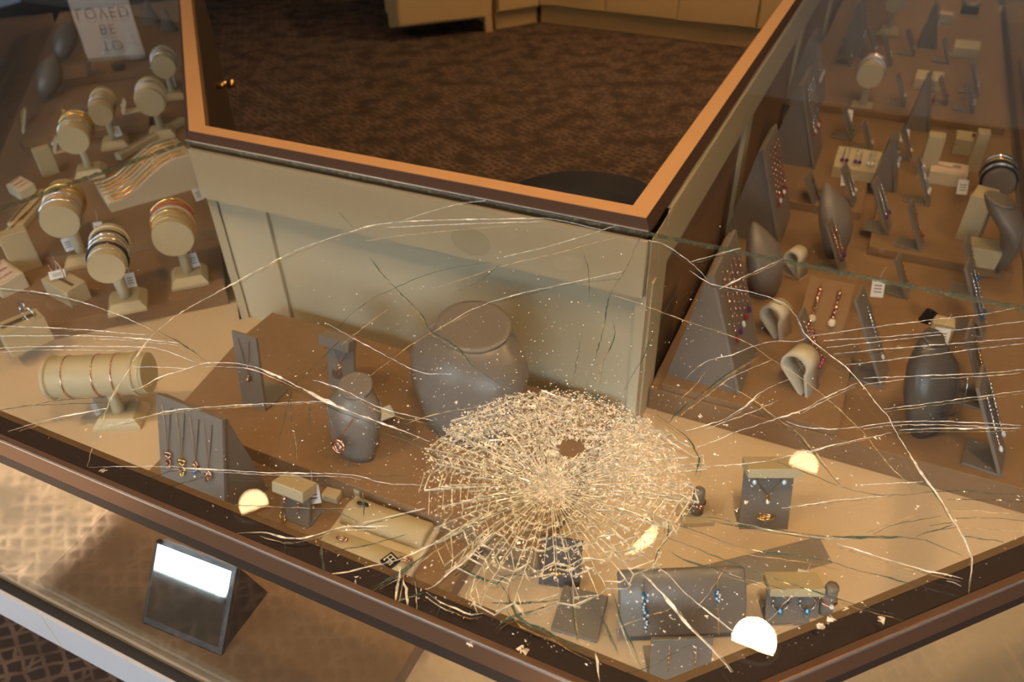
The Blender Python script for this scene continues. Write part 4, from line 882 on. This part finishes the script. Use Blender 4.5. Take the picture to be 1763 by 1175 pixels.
# pane: outer polygon bridged to a disc that sags at the impact, two skins and a rim
outer = [(A[0]+.001, A[1]-.0015), (O_[0]+.011, O_[1]+.0078), (K_[0]-.004, K_[1]+.0078), (Q_[0]-.0078, Q_[1]+.004), (.298, .7462), (Bc[0]-.001, .7475)]
NS = 64
bm = bmesh.new()
for zo in (0, -.005):
    ov_ = [bm.verts.new(P(a, c, G+zo)) for a, c in outer]
    circ = [Vector((CEN.x+RW*.84*math.cos(2*math.pi*i/NS), CEN.y+RW*.84*math.sin(2*math.pi*i/NS))) for i in range(NS)]
    rings = []
    for j in range(9):
        f = 1-j/9
        rings.append([bm.verts.new((*(IMP+(c-IMP)*f), G+zo+sag(IMP+(c-IMP)*f))) for c in circ])
    cv = bm.verts.new((*IMP, G+zo+sag(IMP)))
    es = [bm.edges.new((ov_[i], ov_[(i+1) % len(ov_)])) for i in range(len(ov_))]+[bm.edges.new((rings[0][i], rings[0][(i+1) % NS])) for i in range(NS)]
    bmesh.ops.triangle_fill(bm, use_beauty=True, use_dissolve=False, edges=es, normal=(0, 0, 1))
    hx = at(985, 764, G).xy
    for j in range(8):
        for i in range(NS):
            q = [rings[j][i], rings[j][(i+1) % NS], rings[j+1][(i+1) % NS], rings[j+1][i]]
            cc = sum((v.co for v in q), Vector())/4
            if (cc.xy-hx).length < .0095: continue
            bm.faces.new(q)
    for i in range(NS): bm.faces.new((rings[8][i], rings[8][(i+1) % NS], cv))
bm.normal_update()
for f_ in bm.faces:
    if f_.normal.z < 0: f_.normal_flip()
me = bpy.data.meshes.new('glass_top'); bm.to_mesh(me); bm.free(); me.materials.append(M['glass'])
me.polygons.foreach_set('use_smooth', [True]*len(me.polygons))
gt = bpy.data.objects.new('glass_top', me); COL.objects.link(gt); wpart(gt, main); gt['label'] = 'shattered corner glass top with a crushed star at its centre'
eb = MB(); pl = hexpts(outer, 0); n6 = len(pl)
for i in range(n6):
    a, c = pl[i], pl[(i+1) % n6]; eb.add([a+Vector((0, 0, G-.005)), c+Vector((0, 0, G-.005)), c+Vector((0, 0, G)), a+Vector((0, 0, G))], [(0, 1, 2, 3)])
wchild(eb.build('pane_edge', 'gedge'))
# unbroken side tops
def sidetop(poly, label, par):
    b = MB()
    for zo in (0, -.005): b.add([P(a, c, G+zo) for a, c in poly], [tuple(range(len(poly)))])
    t = wpart(b.build('glass_top', 'glass'), par); t['label'] = label
    b = MB(); pl = [P(a, c, 0) for a, c in poly]
    for i in range(len(pl)):
        a, c = pl[i], pl[(i+1) % len(pl)]; b.add([a+Vector((0, 0, G-.005)), c+Vector((0, 0, G-.005)), c+Vector((0, 0, G)), a+Vector((0, 0, G))], [(0, 1, 2, 3)])
    gw(b.build('pane_edge', 'gedge'), t)
sidetop([(-.196, .749), (.298, .7486), (.298, 3.3), (-.196, 3.3)], 'clear unbroken glass top of the right display case', right)
sidetop([(A[0]-.002, A[1]), dn((A[0]-.002, A[1]), LEN), dn((O_[0]+.009, O_[1]+.0085), LEN), (O_[0]+.009, O_[1]+.0085)], 'clear unbroken glass top of the left display case', left)
# ---- cracks traced as lines lying in the pane
CR = '''s3|150,805 165,755 190,690 207,660 225,632 245,600 271,570 315,537 402,489 458,458 519,428 606,399 657,386 739,380 902,377 953,378 1035,396
s1|667,392 800,386 930,382
y1|627,416 708,404 841,392 877,389
s1|680,386 739,365 795,351 836,346
g1|583,366 597,380 614,401
g3|636,443 657,471 688,504 724,540 739,568 759,581 790,601 815,632 861,662
g1|578,570 606,540 647,512 688,493 739,472 790,460 846,452
y1|586,596 625,565 667,534
g1|504,667 545,627 586,586
y1|749,496 805,479 867,458 964,435 1020,419 1060,410
s1|749,570 821,530 892,507 974,489 1071,468
g1|849,522 912,507 974,491 1066,481
y1|627,657 680,615 734,578 810,540
g1|782,504 826,484 864,453
s1|867,443 943,425 1004,407 1060,389
g1|999,422 1012,463 1015,525
g2|1112,397 1096,422 1081,458 1050,509 1040,565 1025,616 1010,668
g1|1002,570 989,647 987,678
g2|1055,550 1058,583 1040,622 1032,668
y1|1053,508 1100,523 1171,550 1276,586 1331,621 1374,648 1419,683 1472,731
g1|1173,489 1132,560 1107,616 1071,678
s2|0,497 74,505 138,520 204,543 263,569
s2|0,562 85,565 165,570 250,577
s2|0,579 158,579 240,584 306,591
s2|0,600 77,597 230,598 276,602 335,624
g2|271,570 314,593 355,623
s4|345,628 355,625 400,626 433,631 482,650 507,663 563,692 604,710 668,733 740,761
s2|350,626 311,639 278,649 245,667 225,672
s1|225,632 276,633 327,635
g1|60,698 102,690 189,684
g1|0,707 59,699 189,694
s2|14,744 89,722 184,704
s2|184,734 245,720 296,708 383,700 497,694 563,692
s2|153,805 294,804 327,808 392,811 471,815 579,817 622,822 666,833 732,836
g1|622,821 706,819
g1|245,828 301,811 340,809
g1|281,843 368,817
s3|400,920 451,917 492,928 517,928 543,922 591,908 668,907
s2|590,908 620,903 681,888 732,876
y1|400,870 538,876 622,875
g1|538,876 574,880 617,899
g1|576,950 640,938 701,921
s2|555,992 600,985 668,969 694,962 760,930
g2|553,936 554,964 558,991
g2|491,931 492,959
g2|625,1023 691,985 732,957 800,915 880,870
g2|622,844 627,875 625,893
g2|502,669 501,700 503,730 509,776 507,792
g1|533,697 533,733
g2|602,748 602,813
g1|477,779 489,725 502,674
s2|1117,415 1131,417 1150,425 1177,443 1187,451 1204,466 1217,481
s2|1186,452 1230,440 1276,428
s3|1238,499 1281,477 1312,463 1350,445
s2|1189,467 1223,489 1276,500 1313,509 1349,522
s3|1349,522 1367,540 1379,563 1390,580 1425,609 1456,632 1479,657 1507,693 1530,720 1543,746 1558,769 1581,807 1612,851 1632,884 1653,917 1673,960 1673,981 1668,1022
y1|1441,700 1471,731 1494,754 1530,802 1558,828 1581,866 1579,883
s1|1181,652 1214,624 1262,611 1300,596 1333,588 1374,588 1389,580
s1|1390,580 1441,573 1517,562 1609,551 1696,541 1747,531
s1|1418,587 1530,580 1645,569 1763,553
s1|1423,599 1520,588 1619,577
s2|1436,610 1530,601 1670,590 1763,582
s1|1456,629 1543,619 1670,603 1763,592
s2|1487,652 1607,647 1696,643 1763,637
s1|1487,663 1556,654
s2|1522,705 1594,696 1683,684 1763,673
s2|1195,774 1272,743 1338,722 1386,705 1419,686 1476,660
g3|1150,729 1171,707 1212,676 1255,643 1305,612 1326,599
y2|1152,731 1243,662 1255,652 1291,636 1330,620
s2|1181,743 1243,724 1279,703 1314,674 1362,652
y2|1243,661 1295,688 1338,722 1369,743 1398,774 1446,830
s2|1353,726 1386,737 1414,739 1441,740 1492,734 1530,728 1594,726 1670,728 1757,733
s2|1548,741 1619,739 1757,738
s2|1195,806 1260,801 1313,796 1333,792 1397,777 1471,759 1535,746
g1|1338,796 1392,816 1446,838 1504,852 1556,853 1607,848 1658,847 1763,854
s2|1346,876 1436,863 1535,853
s1|1482,835 1589,830
g3|1140,886 1163,888 1221,892 1293,906 1359,917 1423,925 1492,926 1556,927 1594,932 1625,944 1658,958
g1|1502,920 1543,904 1619,889
y1|1492,917 1548,897 1581,883
g1|1630,863 1645,860 1763,865
y1|1637,879 1670,880 1763,888
g1|1645,893 1696,893 1763,897
y1|1653,909 1763,917
g1|1660,925 1727,933
g1|1576,925 1640,905
s2|1441,937 1492,953 1550,971 1607,986 1658,997
g2|1163,903 1225,925 1293,948 1367,957 1431,969 1482,985 1533,997 1600,1015 1663,1032
g2|1150,926 1244,964 1342,1000 1410,1023 1482,1044 1564,1066
g2|1150,946 1176,964 1242,985 1303,1003 1354,1017
s1|1110,960 1150,990 1181,1023 1232,1064 1278,1100
s4|1090,970 1121,1003 1159,1046 1178,1069 1211,1105 1239,1133 1260,1158
y1|1191,1061 1244,987 1255,949
s1|1298,1100 1329,1064 1377,1010
y1|1300,1100 1333,1091 1375,1069
g2|1151,895 1149,926 1131,952 1123,992
y1|1039,1095 1090,1072 1156,1049
g1|850,1040 939,1036 975,1032
g3|876,1013 878,1038 901,1072 952,1095 990,1115 1026,1135
g2|850,1087 875,1066 911,1056 960,1038
g3|978,1003 988,1054 993,1105
g2|1018,1028 1039,1069 1067,1130
g2|1049,1008 1067,1059 1087,1110 1105,1151
s3|1026,1125 1031,1174
g1|1077,1160 1121,1148 1190,1110
s3|735,1016 756,1003 779,982 803,965 829,934 854,912
g2|650,1009 694,986 735,953
g3|676,1040 732,1021
s3|735,1020 759,1038 786,1050 812,1060 832,1057
g3|796,975 810,989 830,997 854,1008 871,992 905,991 950,991
g3|861,1006 873,1025 878,1043 888,1064
g1|846,1040 902,1040 950,1037
g2|759,1037 732,1066
g1|759,1037 749,1072
s4|681,1040 686,1000 690,975
s3|702,1046 699,1015 694,1000
g2|712,985 718,1020 716,1055
g3|955,1098 938,1085 905,1073
s2|1200,790 1160,765 1130,745
g2|1197,822 1203,790 1180,752 1130,715
g2|870,688 905,684 870,676
g3|1000,678 1020,681 1050,695 1070,690
s1|1215,740 1290,712 1340,690
y1|1171,690 1200,660 1215,640
s1|560,556 640,600 720,640 777,645
s2|540,655 590,672 660,705 745,725
y1|700,730 760,712 830,700
g1|660,745 720,770 770,800
s1|1655,1010 1630,1000
g1|1600,905 1640,900
g1|1590,918 1648,908'''
def ribbon(pts, w, name, mm, zo=.0004, jit=.0005, double=True):
    pts = [Vector((p.x, p.y, 0)) for p in pts]; sm = catmull(pts, .0045); b = MB(); n = len(sm); vs_ = []; ph = random.random()*9
    for i, p in enumerate(sm):
        a = sm[max(0, i-1)]; c = sm[min(n-1, i+1)]; d = (c-a); d = d.normalized() if d.length > 1e-9 else Vector((1, 0, 0)); s = Vector((-d.y, d.x, 0))
        e = min(1, 4.0*min(i, n-1-i)/max(1, n-1)+.12)
        ww = w*e*max(.22, .62+.55*math.sin(i*.31+ph)*math.sin(i*.127+ph*2)+random.uniform(-.3, .35))
        o = p+s*random.uniform(-jit, jit); zz = G+zo+sag(o.xy)
        tl = .8*math.sin(i*.5+ph)
        vs_ += [o+s*ww*.5+Vector((0, 0, zz+ww*.25*tl)), o+Vector((0, 0, zz+ww*.22)), o-s*ww*.5+Vector((0, 0, zz-ww*.25*tl)), o+Vector((0, 0, zz-.0005))]
    fs = []
    for i in range(n-1):
        k = 4*i
        fs += [(k, k+1, k+5, k+4), (k+1, k+2, k+6, k+5), (k+2, k+3, k+7, k+6), (k+3, k, k+4, k+7)]
    b.add(vs_, fs); return b
WD = {'1': .0007, '2': .00115, '3': .0018, '4': .0029}
for ln in CR.split('\n'):
    h_, pp = ln.split('|'); pts = [at(*map(float, q.split(',')), G) for q in pp.split()]
    wchild(ribbon(pts, WD[h_[1]], 'crack', 'crk_'+h_[0]).build('crack', 'crk_'+h_[0]))
    if h_[1] in '234' and len(pts) > 2:      # the second layer of the laminate broke a little to the side
        for rep in range(2 if h_[1] in '34' else 1):
            off = Vector((random.uniform(-.0022, .0022), random.uniform(-.0022, .0022), 0)); k0 = random.randint(0, max(0, len(pts)-3))
            wchild(ribbon([p+off*random.uniform(.6, 1.2) for p in pts[k0:k0+random.randint(3, 7)]], .0008, 'crack', '', -.003).build('crack', 'crk_'+random.choice('gyys')))
# ---- shatter web round the impact
def webR(a):    # radius of the star by direction (world angle)
    return .100+.008*math.sin(3*a+1)+.006*math.sin(5*a)+random.uniform(-.006, .006)
NR, NC = 84, 20
rad = [[None]*(NC+1) for _ in range(NR)]
rph = [(random.random()*6, random.random()*6, random.uniform(-.5, .5)) for _ in range(NC+1)]
for i in range(NR):
    a = 2*math.pi*i/NR+random.uniform(-.024, .024); Rm = webR(a); c0 = IMP; cv_ = random.uniform(-.10, .10)
    for j in range(NC+1):
        p1_, p2_, sh = rph[j]; f = max(0, (j+sh*(j > 0)+.45*math.sin(2*a+p1_)*(j > 2)+.25*math.sin(5*a+p2_)*(j > 2))/NC)**1.1; aa = a+cv_*f*f; r_ = Rm*f
        c = c0.lerp(CEN, min(1, f)); rad[i][j] = Vector((c.x+r_*math.cos(aa)+random.uniform(-.0006, .0006)*f, c.y+r_*math.sin(aa)+random.uniform(-.0006, .0006)*f))
web = MB()
hole = at(985, 764, G).xy
def inhole(p): return ((p-hole).x/.0105)**2+((p-hole).y/.0085)**2 < 1
def seg(p, q, w):
    if inhole((p+q)/2): return
    d = (q-p); s = Vector((-d.y, d.x)).normalized()*w*.5; z0 = G+.0005+random.uniform(0, .0006)
    a, c = sag(p), sag(q); t1, t2 = random.uniform(-.5, .5)*w, random.uniform(-.5, .5)*w
    web.add([(*(p+s), z0+a+t1), (*(p-s), z0+a-t1), (*(q-s), z0+c-t2), (*(q+s), z0+c+t2)], [(0, 1, 2, 3)])
    web.add([(*(p), z0+a), (*(q), z0+c), (*(q+s*.4), z0+c-.0018), (*(p+s*.4), z0+a-.0018)], [(0, 1, 2, 3)])
for i in range(NR):
    ext = random.choice((NC, NC, NC, NC-3, NC-6, NC-1)); st0 = random.choice((0, 2, 4, 5)) if i % 2 else 0
    for j in range(st0, ext): seg(rad[i][j], rad[i][j+1], random.uniform(.0003, .0011)*(1 if j < NC-4 else .6))
for j in range(3, NC+1):
    ph = random.random()*6
    for i in range(NR):
        if random.random() < (.80 if j < NC-3 else .5): seg(rad[i][j], rad[(i+1) % NR][j], random.uniform(.0003, .0011))
        elif random.random() < .35 and j < NC: seg(rad[i][j], rad[(i+1) % NR][j+1], random.uniform(.0004, .001))
o = wchild(web.build('shatter_web', 'web')); tag(o, kind='stuff')
# crushed glass, thickest at the impact and on the far right of the star
ch = MB()
def dens(p):
    v = p-IMP; r = v.length
    side = max(0, min(1, .5+(v.x*.35+v.y*.95)/.075))        # far side is crushed most
    return max(math.exp(-(r/.021)**2), side*(1 if r < .085 else max(0, 1-(r-.085)/.02)), .14*(r < .09))
k = 0
while k < 38000:
    a = random.random()*6.2832; r = .108*math.sqrt(random.random()); p = Vector((CEN.x+r*math.cos(a), CEN.y+r*math.sin(a)))
    k += 1
    if random.random() > dens(p) or inhole(p): continue
    ch.chip((p.x, p.y, G+sag(p)+random.uniform(-.001, .0008)), random.uniform(.0004, .0017), .6)
for k in range(2600):
    p = Vector((IMP.x+random.gauss(0, .0095), IMP.y+random.gauss(0, .0095)))
    if not inhole(p): ch.chip((p.x, p.y, G+sag(p)+random.uniform(0, .0016)), random.uniform(.0004, .0010), .8)
o = wchild(ch.build('crushed_glass', 'chip')); tag(o, kind='stuff')
# crumbs over the glass
cb = MB(); k = 0
while k < 3800:
    if random.random() < .72:
        a = random.random()*6.2832; r = .08+abs(random.gauss(0, .13)); p = Vector((CEN.x+r*math.cos(a), CEN.y+r*math.sin(a)))
    else:
        q = at(random.uniform(0, 1763), random.uniform(420, 1150), G); p = q.xy
    m_, n_ = p.dot(E1.xy), p.dot(E2.xy)
    if n_ < .236 or n_ > .74 or m_ > .28 or (n_-.222) < (m_+.017)*1.046+.02: continue
    k += 1; cb.chip((p.x, p.y, G+.0003), random.choice((.0003, .0004, .0005, .0006, .0008, .0012)), .7)
o = cb.build('glass_crumbs', 'crumb'); tag(o, 'fine glass crumbs scattered over the broken top', 'glass crumbs', kind='stuff')
cb = MB()
for k in range(160):
    q = at(random.uniform(1080, 1500), random.uniform(170, 480), G); p = q.xy; m_, n_ = p.dot(E1.xy), p.dot(E2.xy)
    if -.18 < m_ < .28 and n_ > .76: cb.chip((p.x, p.y, G+.0003), random.choice((.0004, .0006, .0008)), .7)
o = cb.build('glass_crumbs', 'crumb'); tag(o, 'sparse glass crumbs on the unbroken right top', 'glass crumbs', kind='stuff')
# larger loose shards one can pick out
SH = [(1487, 753, 8, 'oval clear shard on the right of the broken top near the long crack'), (1510, 755, 8, 'feathery shard just right of the oval shard'), (1205, 717, 9, 'rough white shard cluster beside the dark riser'), (1250, 732, 9, 'second rough white shard right of the shatter'), (1167, 664, 7, 'peach coloured flat shard above the shatter'),
      (1285, 868, 8, 'pale shard lying over the V necklace card'), (1335, 785, 6, 'pink flat shard above the V necklace card'), (1520, 1072, 13, 'large glassy shard on the dark band at the right front'), (1457, 1055, 10, 'upright splinter over the right dark band'), (1433, 1068, 10, 'curved splinter over the right dark band'), (1408, 1080, 9, 'short splinter left of the curved one'),
      (1155, 1062, 8, 'pale leaf shaped shard over the curved pillow'), (1218, 1062, 7, 'thin pale shard right of the leaf shaped one'), (1375, 1082, 5, 'heart shaped crumb on the brown lip'), (612, 1000, 9, 'arrow shaped shard on the left dark band'), (180, 812, 9, 'pale shard on the dark band at the far left'), (405, 702, 8, 'ghostly shard above the wide wedge board'), (510, 648, 7, 'triangular shard above the tan board'),
      (705, 700, 8, 'clear shard left of the shatter'), (783, 694, 9, 'tilted shard above the left of the shatter'), (898, 1118, 14, 'sparkling heap of shards on the dark band below the shatter'), (806, 1112, 11, 'shard heap on the dark band left of the apex'), (1260, 308, 5, 'bright crumb on the unbroken right top'), (1238, 390, 5, 'bright crumb on the right top by the rail corner'), (1483, 837, 5, 'small dark shard near the end of a crack'),
      (815, 1035, 11, 'long pale shard near the tan board edge'), (1580, 876, 8, 'bluish shard where the golden crack bends')]
for x, y, s, lb in SH:
    q = at(x, y, G+.0006); b = MB(); k = max(2, s//3); sc = .00032*s
    for j in range(k): b.chip((random.uniform(-sc, sc)*.6, random.uniform(-sc, sc)*.6, 0), sc*random.uniform(.5, .9), .5)
    tag(b.build('glass_shard', 'crumb', None, mw=Matrix.Translation(q) @ Matrix.Rotation(random.random()*6, 4, 'Z')), lb, 'glass shard')
